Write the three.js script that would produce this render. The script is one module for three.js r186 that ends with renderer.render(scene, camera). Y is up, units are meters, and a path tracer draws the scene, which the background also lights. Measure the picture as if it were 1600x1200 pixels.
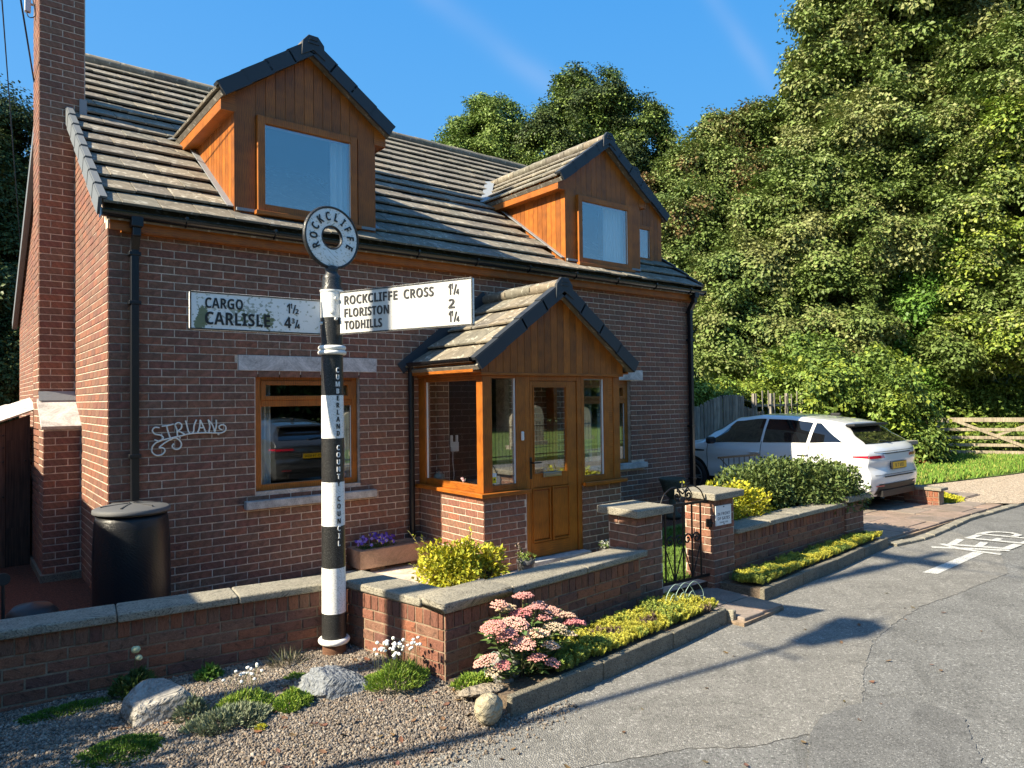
import * as THREE from 'three';
import { mergeGeometries, mergeVertices } from 'three/addons/utils/BufferGeometryUtils.js';
import { RoundedBoxGeometry } from 'three/addons/geometries/RoundedBoxGeometry.js';
import { TextGeometry } from 'three/addons/geometries/TextGeometry.js';
import { FontLoader } from 'three/addons/loaders/FontLoader.js';
import { ImprovedNoise } from 'three/addons/math/ImprovedNoise.js';

/* ------------------------------------------------ camera, sky, sun, exposure */
const scene = new THREE.Scene();
const camera = new THREE.PerspectiveCamera(56.84, 4 / 3, 0.05, 900);
const EYE = new THREE.Vector3(-1.256, 1.85, 7.275);
{
  const yaw = THREE.MathUtils.degToRad(51.458), pitch = THREE.MathUtils.degToRad(1.171), roll = THREE.MathUtils.degToRad(-0.702);
  const f0 = new THREE.Vector3(Math.cos(yaw), 0, -Math.sin(yaw)), r0 = new THREE.Vector3(Math.sin(yaw), 0, Math.cos(yaw)), u0 = new THREE.Vector3(0, 1, 0);
  const f = f0.clone().multiplyScalar(Math.cos(pitch)).addScaledVector(u0, Math.sin(pitch));
  const u = f0.clone().multiplyScalar(-Math.sin(pitch)).addScaledVector(u0, Math.cos(pitch));
  const r = r0.clone().multiplyScalar(Math.cos(roll)).addScaledVector(u, Math.sin(roll));
  const uu = r0.clone().multiplyScalar(-Math.sin(roll)).addScaledVector(u, Math.cos(roll));
  camera.position.copy(EYE);
  camera.quaternion.setFromRotationMatrix(new THREE.Matrix4().makeBasis(r, uu, f.clone().negate()));
}
const SUN_AZ = THREE.MathUtils.degToRad(7.3), SUN_EL = THREE.MathUtils.degToRad(37.5);
const toSun = new THREE.Vector3(-Math.cos(SUN_AZ) * Math.cos(SUN_EL), Math.sin(SUN_EL), -Math.sin(SUN_AZ) * Math.cos(SUN_EL));
{
  const W = 1024, H = 512, data = new Float32Array(W * H * 4), n = new ImprovedNoise();
  const stops = [[-90, .30, .29, .26], [-4, .34, .36, .34], [0, .50, .68, .90], [8, .26, .58, .96], [18, .115, .445, .935], [30, .066, .37, .89], [50, .045, .29, .76], [90, .035, .22, .62]];
  const dir = new THREE.Vector3();
  // two thin contrails: great-circle strips through pairs of directions
  const azel = (a, e) => new THREE.Vector3(Math.cos(e) * Math.cos(a), Math.sin(e), -Math.cos(e) * Math.sin(a));
  const D = THREE.MathUtils.degToRad;
  const trails = [[azel(D(60), D(31)), azel(D(44), D(21)), .014, .12], [azel(D(37.5), D(32)), azel(D(32), D(24)), .010, .12]].map(([a, b, w, s]) => ({ n: a.clone().cross(b).normalize(), a, b, mid: a.clone().add(b).normalize(), half: a.angleTo(b) / 2 + .06, w, s }));
  for (let j = 0; j < H; j++) {
    const el = (((j + .5) / H) - .5) * Math.PI, ed = THREE.MathUtils.radToDeg(el);
    let k = 0; while (k < stops.length - 2 && stops[k + 1][0] < ed) k++;
    const t = THREE.MathUtils.clamp((ed - stops[k][0]) / (stops[k + 1][0] - stops[k][0]), 0, 1);
    for (let i = 0; i < W; i++) {
      const th = (((i + .5) / W) - .5) * 2 * Math.PI;
      dir.set(Math.cos(el) * Math.cos(th), Math.sin(el), Math.cos(el) * Math.sin(th));
      const c = [1, 2, 3].map(q => stops[k][q] + (stops[k + 1][q] - stops[k][q]) * t);
      if (ed > -4) {
        const ang = Math.acos(THREE.MathUtils.clamp(dir.dot(toSun), -1, 1));
        const g = Math.exp(-ang * ang / .16) * .9 + Math.exp(-ang / .75) * .22;
        c[0] += g * .95; c[1] += g * .88; c[2] += g * .72;
        for (const q of trails) {
          const d = dir.dot(q.n), along = Math.acos(THREE.MathUtils.clamp(dir.dot(q.mid), -1, 1));
          if (dir.dot(q.mid) > 0 && along < q.half * 1.6) {
            const wob = .004 * n.noise(dir.x * 30, dir.y * 30, 1.5), a = q.s * Math.exp(-Math.pow((d + wob) / q.w, 2)) * (1 - THREE.MathUtils.smoothstep(along, q.half * .5, q.half * 1.5)) * (.65 + .5 * n.noise(dir.x * 14, dir.y * 14, dir.z * 14));
            c[0] += a * .9; c[1] += a * .55; c[2] += a * .12;
          }
        }
      }
      const o = (j * W + i) * 4; data[o] = c[0] * .41; data[o + 1] = c[1] * .41; data[o + 2] = c[2] * .41; data[o + 3] = 1;
    }
  }
  const tex = new THREE.DataTexture(data, W, H, THREE.RGBAFormat, THREE.FloatType);
  tex.mapping = THREE.EquirectangularReflectionMapping; tex.magFilter = tex.minFilter = THREE.LinearFilter; tex.needsUpdate = true;
  scene.background = tex; scene.environment = tex;
}
const C0 = (r, g, b) => new THREE.Color().setRGB(r, g, b);
const sun = new THREE.DirectionalLight(C0(1, .88, .66), 5);
sun.position.copy(toSun).multiplyScalar(60); sun.castShadow = true; sun.shadow.radius = 1;
sun.shadow.mapSize.set(4096, 4096);
Object.assign(sun.shadow.camera, { left: -40, right: 40, top: 40, bottom: -40, near: 1, far: 160 });
scene.add(sun, sun.target);
const renderer = new THREE.WebGLRenderer({ antialias: true });
renderer.toneMapping = THREE.LinearToneMapping; renderer.toneMappingExposure = 2.4;
renderer.shadowMap.enabled = true;

/* ------------------------------------------------ helpers */
let seed = 20240917;
const rnd = () => { seed |= 0; seed = seed + 0x6D2B79F5 | 0; let t = Math.imul(seed ^ seed >>> 15, 1 | seed); t = t + Math.imul(t ^ t >>> 7, 61 | t) ^ t; return ((t ^ t >>> 14) >>> 0) / 4294967296; };
const rr = (a, b) => a + (b - a) * rnd();
const pick = a => a[Math.floor(rnd() * a.length)];
const gauss = () => (rnd() + rnd() + rnd() + rnd() - 2) * .9;
const N3 = new ImprovedNoise();
const V = (x, y, z) => new THREE.Vector3(x, y, z);
const C = (r, g, b) => new THREE.Color().setRGB(r, g, b);
const clamp = THREE.MathUtils.clamp, lerp = THREE.MathUtils.lerp, sstep = THREE.MathUtils.smoothstep;
const used = {};
function numbered(n) { if (!(n in used)) { used[n] = 0; return n; } used[n]++; return n + '_' + String(used[n]).padStart(3, '0'); }
function mesh(geo, mat, name) { const m = new THREE.Mesh(geo, mat); m.name = name; m.castShadow = m.receiveShadow = true; return m; }
function tag(o, label, category, group) { o.userData.label = label; o.userData.category = category; if (group) o.userData.group = group; return o; }
function thing(name, label, category, pos = [0, 0, 0], turn = 0, group) { const o = new THREE.Group(); o.name = numbered(name); o.position.set(...pos); o.rotation.y = turn; scene.add(o); return tag(o, label, category, group); }
function single(name, geo, mat, label, category, group) { const m = mesh(geo, mat, numbered(name)); scene.add(m); return tag(m, label, category, group); }
function struct(name, geo, mat) { const m = mesh(geo, mat, numbered(name)); m.userData.kind = 'structure'; scene.add(m); return m; }
function part(parent, name, geo, mat, label) { const m = mesh(geo, mat, name); if (label) m.userData.label = label; parent.add(m); return m; }
const flat = g => { const q = g.index ? g.toNonIndexed() : g; return q; };
function merge(list) { const keep = list.map(flat); const names = ['position', 'normal', 'uv']; const anyCol = keep.some(g => g.attributes.color); for (const g of keep) { for (const k of Object.keys(g.attributes)) if (!names.includes(k) && !(anyCol && k === 'color')) g.deleteAttribute(k); if (!g.attributes.normal) g.computeVertexNormals(); if (!g.attributes.uv) g.setAttribute('uv', new THREE.BufferAttribute(new Float32Array(g.attributes.position.count * 2), 2)); } return mergeGeometries(keep); }
// box projection of uv in metres
function uvm(g, k = 1, ou = 0, ov = 0) {
  g = flat(g); const p = g.attributes.position, n = p.count, uv = new Float32Array(n * 2), a = V(), b = V(), c = V();
  for (let i = 0; i < n; i += 3) {
    a.fromBufferAttribute(p, i); b.fromBufferAttribute(p, i + 1); c.fromBufferAttribute(p, i + 2);
    const m = b.clone().sub(a).cross(c.clone().sub(a)), ax = Math.abs(m.x), ay = Math.abs(m.y), az = Math.abs(m.z);
    [a, b, c].forEach((v, q) => { const u = ax > ay && ax > az ? [v.z, v.y] : ay > az ? [v.x, v.z] : [v.x, v.y]; uv[(i + q) * 2] = u[0] * k + ou; uv[(i + q) * 2 + 1] = u[1] * k + ov; });
  }
  g.setAttribute('uv', new THREE.BufferAttribute(uv, 2)); return g;
}
const box = (w, h, d, x = 0, y = 0, z = 0) => new THREE.BoxGeometry(w, h, d).translate(x, y, z);
const bb = (x0, x1, y0, y1, z0, z1) => box(x1 - x0, y1 - y0, z1 - z0, (x0 + x1) / 2, (y0 + y1) / 2, (z0 + z1) / 2);
const rb = (x0, x1, y0, y1, z0, z1, r = .006, s = 2) => new RoundedBoxGeometry(x1 - x0, y1 - y0, z1 - z0, s, r).translate((x0 + x1) / 2, (y0 + y1) / 2, (z0 + z1) / 2);
const cyl = (r0, r1, h, x, y, z, s = 20) => new THREE.CylinderGeometry(r1, r0, h, s).translate(x, y + h / 2, z);
const tube = (pts, r, seg = 24, rs = 7, closed = false) => new THREE.TubeGeometry(new THREE.CatmullRomCurve3(pts, closed), seg, r, rs, closed);
function bar(a, b, r, s = 8, r2 = r) { const d = b.clone().sub(a), g = new THREE.CylinderGeometry(r2, r, d.length(), s); g.translate(0, d.length() / 2, 0); g.applyQuaternion(new THREE.Quaternion().setFromUnitVectors(V(0, 1, 0), d.clone().normalize())); return g.translate(a.x, a.y, a.z); }
function beam(a, b, w, h) { const d = b.clone().sub(a), L = d.length(), g = new THREE.BoxGeometry(L, h, w); const m = new THREE.Matrix4(), x = d.normalize(), z = x.clone().cross(V(0, 1, 0)).normalize(), y = z.clone().cross(x); m.makeBasis(x, y, z); const mid = a.clone().add(b).multiplyScalar(.5); g.applyMatrix4(m); return g.translate(mid.x, mid.y, mid.z); }
const lathe = (pts, s = 24) => new THREE.LatheGeometry(pts.map(p => new THREE.Vector2(...p)), s);
function poly(pts, y0, y1) { // plan polygon (x, z) extruded from y0 to y1
  const s = new THREE.Shape(pts.map(p => new THREE.Vector2(p[0], -p[1]))); const g = new THREE.ExtrudeGeometry(s, { depth: y1 - y0, bevelEnabled: false }); g.rotateX(-Math.PI / 2); return g.translate(0, y0, 0);
}
function sheet(pts, y) { const g = new THREE.ShapeGeometry(new THREE.Shape(pts.map(p => new THREE.Vector2(p[0], -p[1])))); g.rotateX(-Math.PI / 2); g.translate(0, y, 0); return uvm(g); }
function wallPoly(pts, z0, z1) { const g = new THREE.ExtrudeGeometry(new THREE.Shape(pts.map(p => new THREE.Vector2(...p))), { depth: z1 - z0, bevelEnabled: false }); return g.translate(0, 0, z0); }
function roughen(g, amp, f, s = 0) { g = mergeVertices(stripped(g), 1e-4); const p = g.attributes.position; for (let i = 0; i < p.count; i++) { const x = p.getX(i), y = p.getY(i), z = p.getZ(i); p.setXYZ(i, x + amp * N3.noise(x * f + 3 + s, y * f, z * f), y + amp * N3.noise(x * f, y * f + 7 + s, z * f), z + amp * N3.noise(x * f, y * f, z * f + 11 + s)); } g.computeVertexNormals(); return g; }
function stripped(g) { g = g.clone(); for (const k of Object.keys(g.attributes)) if (k !== 'position') g.deleteAttribute(k); return g; }
function stone(size, amp, f, s, detail = 4) { // irregular rock
  let g = mergeVertices(stripped(new THREE.IcosahedronGeometry(1, detail)), 1e-4); const p = g.attributes.position, v = V();
  for (let i = 0; i < p.count; i++) {
    v.fromBufferAttribute(p, i); const n = v.clone();
    let d = 1 + amp * N3.noise(n.x * f + s, n.y * f, n.z * f) + amp * .45 * N3.noise(n.x * f * 2.3, n.y * f * 2.3 + s, n.z * f * 2.3) + amp * .2 * N3.noise(n.x * f * 6, n.y * f * 6 + s, n.z * f * 6);
    v.multiplyScalar(d); p.setXYZ(i, v.x * size[0], v.y * size[1], v.z * size[2]);
  } g.computeVertexNormals(); return g;
}

/* ------------------------------------------------ procedural textures */
const fbm = (x, y, o = 4, s = 0) => { let v = 0, a = .5, f = 1; for (let i = 0; i < o; i++) { v += a * N3.noise(x * f, y * f, s + i * 7.3); f *= 2; a *= .5; } return v; };
function tex(size, fn, srgb = true, rep = 1) { // fn(u, v) -> [r, g, b] linear 0..1 (stored sRGB) ; tile-friendly noise not required at these scales
  const d = new Uint8Array(size * size * 4), enc = c => srgb ? Math.round(255 * clamp(c <= .0031308 ? 12.92 * c : 1.055 * Math.pow(c, 1 / 2.4) - .055, 0, 1)) : Math.round(255 * clamp(c, 0, 1));
  for (let j = 0; j < size; j++) for (let i = 0; i < size; i++) { const c = fn(i / size, j / size, i, j), o = (j * size + i) * 4; d[o] = enc(c[0]); d[o + 1] = enc(c[1]); d[o + 2] = enc(c[2]); d[o + 3] = 255; }
  const t = new THREE.DataTexture(d, size, size); t.wrapS = t.wrapT = THREE.RepeatWrapping; t.magFilter = THREE.LinearFilter; t.minFilter = THREE.LinearMipmapLinearFilter; t.generateMipmaps = true; if (srgb) t.colorSpace = THREE.SRGBColorSpace; t.repeat.set(rep, rep); t.needsUpdate = true; return t;
}
const hash = (i, j, s = 0) => { let h = Math.imul(i + 374761 * s, 374761393) + Math.imul(j + 17, 668265263); h = Math.imul(h ^ h >>> 13, 1274126177); return ((h ^ h >>> 16) >>> 0) / 4294967296; };
// chips: jittered cell noise, wraps at n cells
function cells(u, v, n, s = 0) { const x = u * n, y = v * n, ix = Math.floor(x), iy = Math.floor(y); let d1 = 9, d2 = 9, id = 0; for (let a = -1; a <= 1; a++) for (let b = -1; b <= 1; b++) { const cx = ((ix + a) % n + n) % n, cy = ((iy + b) % n + n) % n; const px = ix + a + hash(cx, cy, s), py = iy + b + hash(cx, cy, s + 1), d = (px - x) ** 2 + (py - y) ** 2; if (d < d1) { d2 = d1; d1 = d; id = hash(cx, cy, s + 2); } else if (d < d2) d2 = d; } return [Math.sqrt(d1), Math.sqrt(d2), id]; }
const wrapN = (u, v, f, s = 0, o = 3) => { let t = 0, a = .5; for (let i = 0; i < o; i++) { const A = u * 2 * Math.PI, B = v * 2 * Math.PI, R = f / (2 * Math.PI); t += a * (N3.noise(Math.cos(A) * R + s, Math.sin(A) * R + Math.cos(B) * R * 1.3, Math.sin(B) * R + s * 1.7) + .0); f *= 2; a *= .5; } return t; };
const std = (o) => new THREE.MeshStandardMaterial(Object.assign({ roughness: .85, metalness: 0 }, o));
const asphaltMap = (base, warm, n, s, contrast) => tex(1024, (u, v) => { const [d1, d2, id] = cells(u, v, n, s); const m = .6 * wrapN(u, v, 4, s, 4) + .2 * sstep(wrapN(u, v, 11, s + 4, 4), .1, .3) - .25 * sstep(wrapN(u, v, 9, s + 14, 4), .16, .3), edge = clamp((d2 - d1) * 3.2, 0, 1); const t = id < .08 ? 2.0 : id < .2 ? .45 : .75 + .55 * id; const k = base * (.45 + .55 * edge) * (1 + (t - 1) * contrast) * (1 + .55 * m); return [k * warm[0], k * warm[1], k * warm[2]]; });
const asphaltBump = (n, s) => tex(1024, (u, v) => { const [d1, d2, id] = cells(u, v, n, s); const h = clamp((d2 - d1) * 2, 0, 1) * (.5 + .5 * id); return [h, h, h]; }, false);
const roadMap = asphaltMap(.20, [1.0, .995, .95], 150, 1, .7), roadBump = asphaltBump(150, 1);
const apronMap = asphaltMap(.235, [1.03, .995, .91], 120, 9, .5), apronBump = asphaltBump(120, 9);
const rep = (t, r) => { const c = t.clone(); c.repeat.set(r, r); c.needsUpdate = true; return c; };
const M = {};
M.road = std({ map: rep(roadMap, .62), bumpMap: rep(roadBump, .62), bumpScale: .004, roughness: .9 });
M.apron = std({ map: rep(apronMap, .62), bumpMap: rep(apronBump, .62), bumpScale: .005, roughness: .92 });
M.patch = std({ map: rep(roadMap, .9), bumpMap: rep(roadBump, .9), bumpScale: .002, color: C(.82, .82, .83), roughness: .9 });
const concreteTex = tex(512, (u, v) => { const a = wrapN(u, v, 7, 3), b = wrapN(u, v, 60, 8, 2); const l = sstep(wrapN(u, v, 44, 14, 3), .10, .2), dk = sstep(-wrapN(u, v, 60, 20, 2), .13, .24); let k = .30 + .13 * a + .2 * b; k = lerp(k, .55, l * .3); k = lerp(k, .08, dk * .85); return [k * 1.05, k, k * .87]; });
const concreteBump = tex(512, (u, v) => { const h = .5 + .6 * wrapN(u, v, 60, 8, 2) + .3 * wrapN(u, v, 20, 4); return [h, h, h]; }, false);
M.coping = std({ map: rep(concreteTex, 1.6), bumpMap: rep(concreteBump, 1.6), bumpScale: .006, color: C(.8, .77, .70), roughness: .95 });
M.kerb = std({ map: rep(concreteTex, 1.9), bumpMap: rep(concreteBump, 1.9), bumpScale: .008, color: C(.56, .53, .46), roughness: .95 });
const mortarTex = tex(256, (u, v) => { const k = .43 * (1 + .6 * wrapN(u, v, 40, 7, 2) + .9 * wrapN(u, v, 5, 9, 4)); return [k * 1.12, k * .95, k * .8]; });
M.lintel = std({ map: rep(mortarTex, 1.5), color: C(1.05, 1.15, 1.3), bumpMap: rep(concreteBump, 2), bumpScale: .001, roughness: .9 });
M.sillStone = std({ map: rep(mortarTex, 2.5), color: C(.8, .92, 1.05), bumpMap: rep(concreteBump, 2), bumpScale: .002 });
const brickTex = tex(256, (u, v) => { const g = wrapN(u, v, 40, 2, 2), w = wrapN(u, v, 5, 5, 3), d = sstep(wrapN(u, v, 4, 55, 3), .05, .3); const k = (1 + .7 * g + .7 * w) * (1 - .35 * d); return [.64 * k, .6 * k * (1 - .1 * w), .57 * k]; });
const brickBump = tex(256, (u, v) => { const h = .5 + .5 * wrapN(u, v, 50, 2, 2) + .4 * wrapN(u, v, 12, 5); return [h, h, h]; }, false);
const brickMats = [[.39, .205, .148], [.34, .185, .14], [.42, .215, .145], [.30, .17, .135], [.38, .215, .155], [.44, .205, .138], [.35, .17, .135], [.37, .225, .165], [.32, .19, .145]].map(c => std({ map: brickTex, bumpMap: brickBump, bumpScale: .003, color: C(c[0] * .92, c[1] * .86, c[2] * .82), roughness: .88 }));
const oldBrickTex = tex(256, (u, v) => { const g = wrapN(u, v, 40, 22, 2), w = wrapN(u, v, 5, 25); const li = sstep(wrapN(u, v, 26, 31, 3), .12, .22), dk = sstep(-w, .05, .3); let r = .60 * (1 + .6 * g + .5 * w), gg = .58 * (1 + .6 * g + .5 * w), b = .55 * (1 + .6 * g + .5 * w); r = lerp(r, .95, li * .6); gg = lerp(gg, 1, li * .7); b = lerp(b, 1, li * .75); const q = 1 - .45 * dk; return [r * q, gg * q, b * q]; });
const oldBrickMats = [[.36, .15, .10], [.30, .125, .085], [.40, .17, .10], [.25, .115, .09], [.33, .17, .115], [.42, .16, .09]].map(c => std({ map: oldBrickTex, bumpMap: brickBump, bumpScale: .006, color: C(...c), roughness: .92 }));
M.mortar = std({ map: rep(mortarTex, 2), color: C(1.25, 1.2, 1.15), roughness: .95 });
M.oldMortar = std({ map: rep(mortarTex, 2), color: C(.55, .47, .38), roughness: .95 });
const tileTex = tex(512, (u, v) => { const g = wrapN(u, v, 70, 41, 2), w = wrapN(u, v, 9, 43); const li = sstep(wrapN(u, v, 16, 47, 3), .17, .24); let k = .185 * (1 + .4 * g + .6 * w); return [lerp(k * 1.12, .55, li * .6), lerp(k, .53, li * .6), lerp(k * .80, .46, li * .6)]; });
M.tiles = [[1, 1, 1], [.78, .77, .78], [1.2, 1.17, 1.1], [.9, .86, .8], [1.08, 1, .92], [.84, .86, .84]].map((c, i) => std({ map: rep(tileTex, 1), color: C(...c), bumpMap: rep(concreteBump, 3), bumpScale: .002, roughness: .9 }));
M.verge = std({ color: C(.030, .036, .045), roughness: .55, bumpMap: rep(concreteBump, 3), bumpScale: .001 });
M.vergeGrey = std({ color: C(.14, .155, .17), roughness: .7, bumpMap: rep(concreteBump, 3), bumpScale: .001 });
M.gutter = new THREE.MeshPhysicalMaterial({ color: C(.008, .009, .011), roughness: .22, clearcoat: .3, clearcoatRoughness: .15 });
M.pipe = new THREE.MeshPhysicalMaterial({ color: C(.008, .009, .012), roughness: .35 });
M.lead = std({ color: C(.24, .26, .28), roughness: .55, bumpMap: rep(concreteBump, 2), bumpScale: .003 });
// golden oak foil: grain runs along v
const woodTex = tex(512, (u, v) => { const warp = .05 * wrapN(u, v, 3, 61); const g = Math.sin((u + warp + .01 * Math.sin(v * 6.28 * 2)) * 2 * Math.PI * 26) * .5 + .5, fine = N3.noise(u * 160, v * 5, 4.2), k = .70 + .24 * g * (.6 + wrapN(u, v, 3, 65)) + .42 * fine + .35 * wrapN(u, v, 3, 67); const dk = sstep(fine, .28, .5); return [.46 * k * (1 - .4 * dk), .145 * k * (1 - .5 * dk), .012 * k * (1 - .5 * dk)]; });
M.wood = new THREE.MeshPhysicalMaterial({ map: rep(woodTex, 1.6), color: C(.95, .9, .8), roughness: .5, bumpMap: rep(concreteBump, 2), bumpScale: .0006 });
M.woodH = M.wood.clone(); M.woodH.map = rep(woodTex, 1.6); M.woodH.map.rotation = Math.PI / 2;
M.woodB = [.86, 1.04, .76, 1.14, .95].map(k => { const m = M.wood.clone(); m.color = C(.88 * k, .82 * k, .72 * k); return m; });
M.glass = new THREE.MeshPhysicalMaterial({ color: C(.96, .985, .98), roughness: .015, transmission: 1, thickness: 0, ior: 2.5, side: THREE.DoubleSide });
M.clearGlass = new THREE.MeshPhysicalMaterial({ color: C(.97, .99, .985), roughness: .01, transmission: 1, thickness: 0, ior: 1.6, side: THREE.DoubleSide });
M.black = std({ color: C(.012, .012, .013), roughness: .5 });
M.iron = std({ color: C(.010, .010, .011), roughness: .45, metalness: .3 });
M.white = std({ color: C(.78, .78, .76), roughness: .5 });
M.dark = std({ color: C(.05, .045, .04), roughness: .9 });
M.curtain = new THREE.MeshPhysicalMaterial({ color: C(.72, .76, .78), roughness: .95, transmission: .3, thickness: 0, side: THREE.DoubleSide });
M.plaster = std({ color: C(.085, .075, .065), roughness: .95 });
const soilTex = tex(512, (u, v) => { const [d1, d2, id] = cells(u, v, 70, 5); const k = (.045 + .06 * id) * (.5 + clamp((d2 - d1) * 2, 0, .6)) * 1.5; return [k * 1.35, k, k * .7]; });
M.soil = std({ map: rep(soilTex, 1.4), roughness: 1 });
const barkTex = tex(512, (u, v) => { const [d1, d2, id] = cells(u, v, 90, 15); const k = (.5 + id) * (.4 + clamp((d2 - d1) * 2.4, 0, .8)); return [.17 * k, .062 * k, .035 * k]; });
M.redGravel = std({ map: rep(barkTex, 1.1), roughness: 1, bumpMap: rep(asphaltBump(90, 15), 1.1), bumpScale: .012 });
const gravTex = tex(1024, (u, v) => { const [d1, d2, id] = cells(u, v, 110, 25); const k = (.45 + 1.1 * id) * (.35 + clamp((d2 - d1) * 2.6, 0, .8)); const t = hash(Math.floor(id * 9999), 3); return [.235 * k * (1 + .12 * t), .20 * k, .165 * k * (1 - .1 * t)]; });
M.gravel = std({ map: rep(gravTex, .62), roughness: 1, bumpMap: rep(asphaltBump(110, 25), .62), bumpScale: .012 });
M.paleGravel = std({ map: rep(gravTex, .5), color: C(1.7, 1.7, 1.62), roughness: 1 });
const grassTex = tex(512, (u, v) => { const a = wrapN(u, v, 8, 71), b = wrapN(u, v, 90, 73, 2); const k = 1 + .7 * a + .9 * b; return [.085 * k, .14 * k, .022 * k]; });
M.grass = std({ map: rep(grassTex, .7), roughness: 1 });
const earthTex = tex(512, (u, v) => { const a = wrapN(u, v, 8, 81), b = wrapN(u, v, 80, 83, 2); const k = 1 + .7 * a + .8 * b; return [.075 * k, .085 * k, .03 * k]; });
M.earth = std({ map: rep(earthTex, .4), roughness: 1 });
const flagTex = tex(512, (u, v) => { const a = wrapN(u, v, 6, 91), b = wrapN(u, v, 60, 93, 2); const k = 1 + .6 * a + .45 * b; return [.25 * k, .185 * k * (1 - .1 * a), .145 * k]; });
M.flag = [[1, 1, 1], [.85, .9, .95], [1.12, 1.08, 1.05], [.95, 1.05, 1.1]].map(c => std({ map: rep(flagTex, .8), color: C(...c), bumpMap: rep(concreteBump, 1), bumpScale: .005, roughness: .92 }));
const plankTex = tex(512, (u, v) => { const g = N3.noise(u * 60, v * 3, 1.7) + .5 * N3.noise(u * 140, v * 6, 9.7), w = wrapN(u, v, 4, 97); const k = 1 + .6 * g + .5 * w; return [.15 * k, .135 * k, .115 * k]; });
M.oldPlank = [1.15, 1.4, 1.75].map(k => std({ map: rep(plankTex, 1), color: C(k, k, k), roughness: .95 }));
M.shedWood = [.7, .9, 1.1].map(k => std({ map: rep(plankTex, 1), color: C(.62 * k, .36 * k, .27 * k), roughness: .9 }));

/* ------------------------------------------------ ground, road, drive */
struct('ground', sheet([[-300, -300], [300, -300], [300, 300], [-300, 300]], -.3), M.earth);
struct('road', sheet([[-60, 2.0], [14, 2.0], [60, 6.0], [90, 12], [90, 18], [60, 12.5], [-60, 11.5]], -.12), M.road);
const ragged = (pts, amp, k, closed) => { const P = [], n = pts.length; for (let i = 0; i < (closed ? n : n - 1); i++) { const a = pts[i], b = pts[(i + 1) % n], L = Math.hypot(b[0] - a[0], b[1] - a[1]), m = Math.max(2, Math.round(L / .035)); for (let q = 0; q < m; q++) { const x = lerp(a[0], b[0], q / m), z = lerp(a[1], b[1], q / m); P.push([x + amp * (N3.noise(x * 22, z * 22, k) + .6 * N3.noise(x * 60, z * 60, k)), z + amp * (N3.noise(x * 22, z * 22, k + 9) + .6 * N3.noise(x * 60, z * 60, k + 5))]); } } if (!closed) P.push(pts[n - 1]); return P; };
const seam = [[1.44, 4.52], [1.99, 4.74], [2.3, 4.97], [2.67, 5.08], [3.21, 5.13], [3.8, 4.86], [4.54, 4.59], [5.12, 4.51], [5.79, 4.45], [6.35, 4.5], [7.79, 4.55], [9, 4.1], [9.9, 3.3]];
struct('road', sheet([[-6, 2.2], [9.9, 2.2], ...ragged([...seam].reverse(), .022, 3), [.9, 4.36], [-.4, 5.0], [-3, 5.6], [-6, 6]], -.116), M.apron).name = 'lay_by';
struct('road_patch', sheet(ragged([[2.67, 5.08], [2.95, 5.01], [3.264, 5.063], [3.433, 5.093], [3.55, 5.2], [3.593, 5.266], [3.6, 5.42], [3.568, 5.578], [3.26, 5.725], [3.016, 5.863], [2.6, 6.0], [2.1, 5.45], [2.309, 5.272]], .02, 7, true), -.112), M.patch);
// raised ground of the garden and the land behind, a slab with its own edge
struct('garden_ground', uvm(poly([[-30, -60], [13.0, -60], [13.0, .2], [8.3, .6], [8.2, 2.75], [4.75, 2.9], [3.9, 2.85], [1.4, 3.1], [1.2, 2.15], [-30, -2.0]], -.3, -.004)), M.redGravel);
struct('lawn', sheet([[4.78, .9], [8.1, .6], [8.1, 2.72], [4.78, 2.88]], .004), M.grass);
struct('lawn', sheet([[4.05, 1.9], [4.74, 1.35], [4.74, 2.75], [4.3, 2.75]], .004), M.grass).name = 'lawn_edge';
// paved strip along the house front
const pathFlags = struct('garden_path', sheet([[1.3, .1], [4.7, .1], [4.7, 2.9], [3.9, 2.9], [3.9, 1.9], [1.4, 2.6]], .002), M.mortar);
// verge of gravel in front of the wall: flat by the wall, sloping to the road edge
const vergeY = (x, z) => { const e = edgeZ(x); return -.12 * Math.pow(clamp((z - 2.95) / Math.max(.2, e - 2.95), 0, 1.15), 1.6) + .012 * N3.noise(x * 2.1, z * 2.1, .4); };
function edgeZ(x) { return x > .6 ? lerp(3.98, 3.84, clamp((x - .6) / .9, 0, 1)) : lerp(3.98, 5.4, clamp((.6 - x) / 3.6, 0, 1)); }
{
  const nx = 110, nz = 60, pos = [], uv = [], idx = [];
  for (let i = 0; i <= nx; i++) for (let j = 0; j <= nz; j++) { const x = lerp(-7.5, 1.56, i / nx), e = edgeZ(x) + .06 * N3.noise(x * 4, 2.2, 1) + .03 * N3.noise(x * 13, 2.2, 1), z0 = x < 1.2 ? 2.17 + (x - 1.1) * .125 : 2.2, z = lerp(z0, e, j / nz); const y = j === nz ? -.14 : vergeY(x, z); pos.push(x, y, z); uv.push(x, z); }
  for (let i = 0; i < nx; i++) for (let j = 0; j < nz; j++) { const a = i * (nz + 1) + j, b = a + nz + 1; idx.push(a, a + 1, b, b, a + 1, b + 1); }
  const g = new THREE.BufferGeometry(); g.setAttribute('position', new THREE.Float32BufferAttribute(pos, 3)); g.setAttribute('uv', new THREE.Float32BufferAttribute(uv, 2)); g.setIndex(idx); g.computeVertexNormals();
  struct('gravel_verge', g, M.gravel);
}
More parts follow.
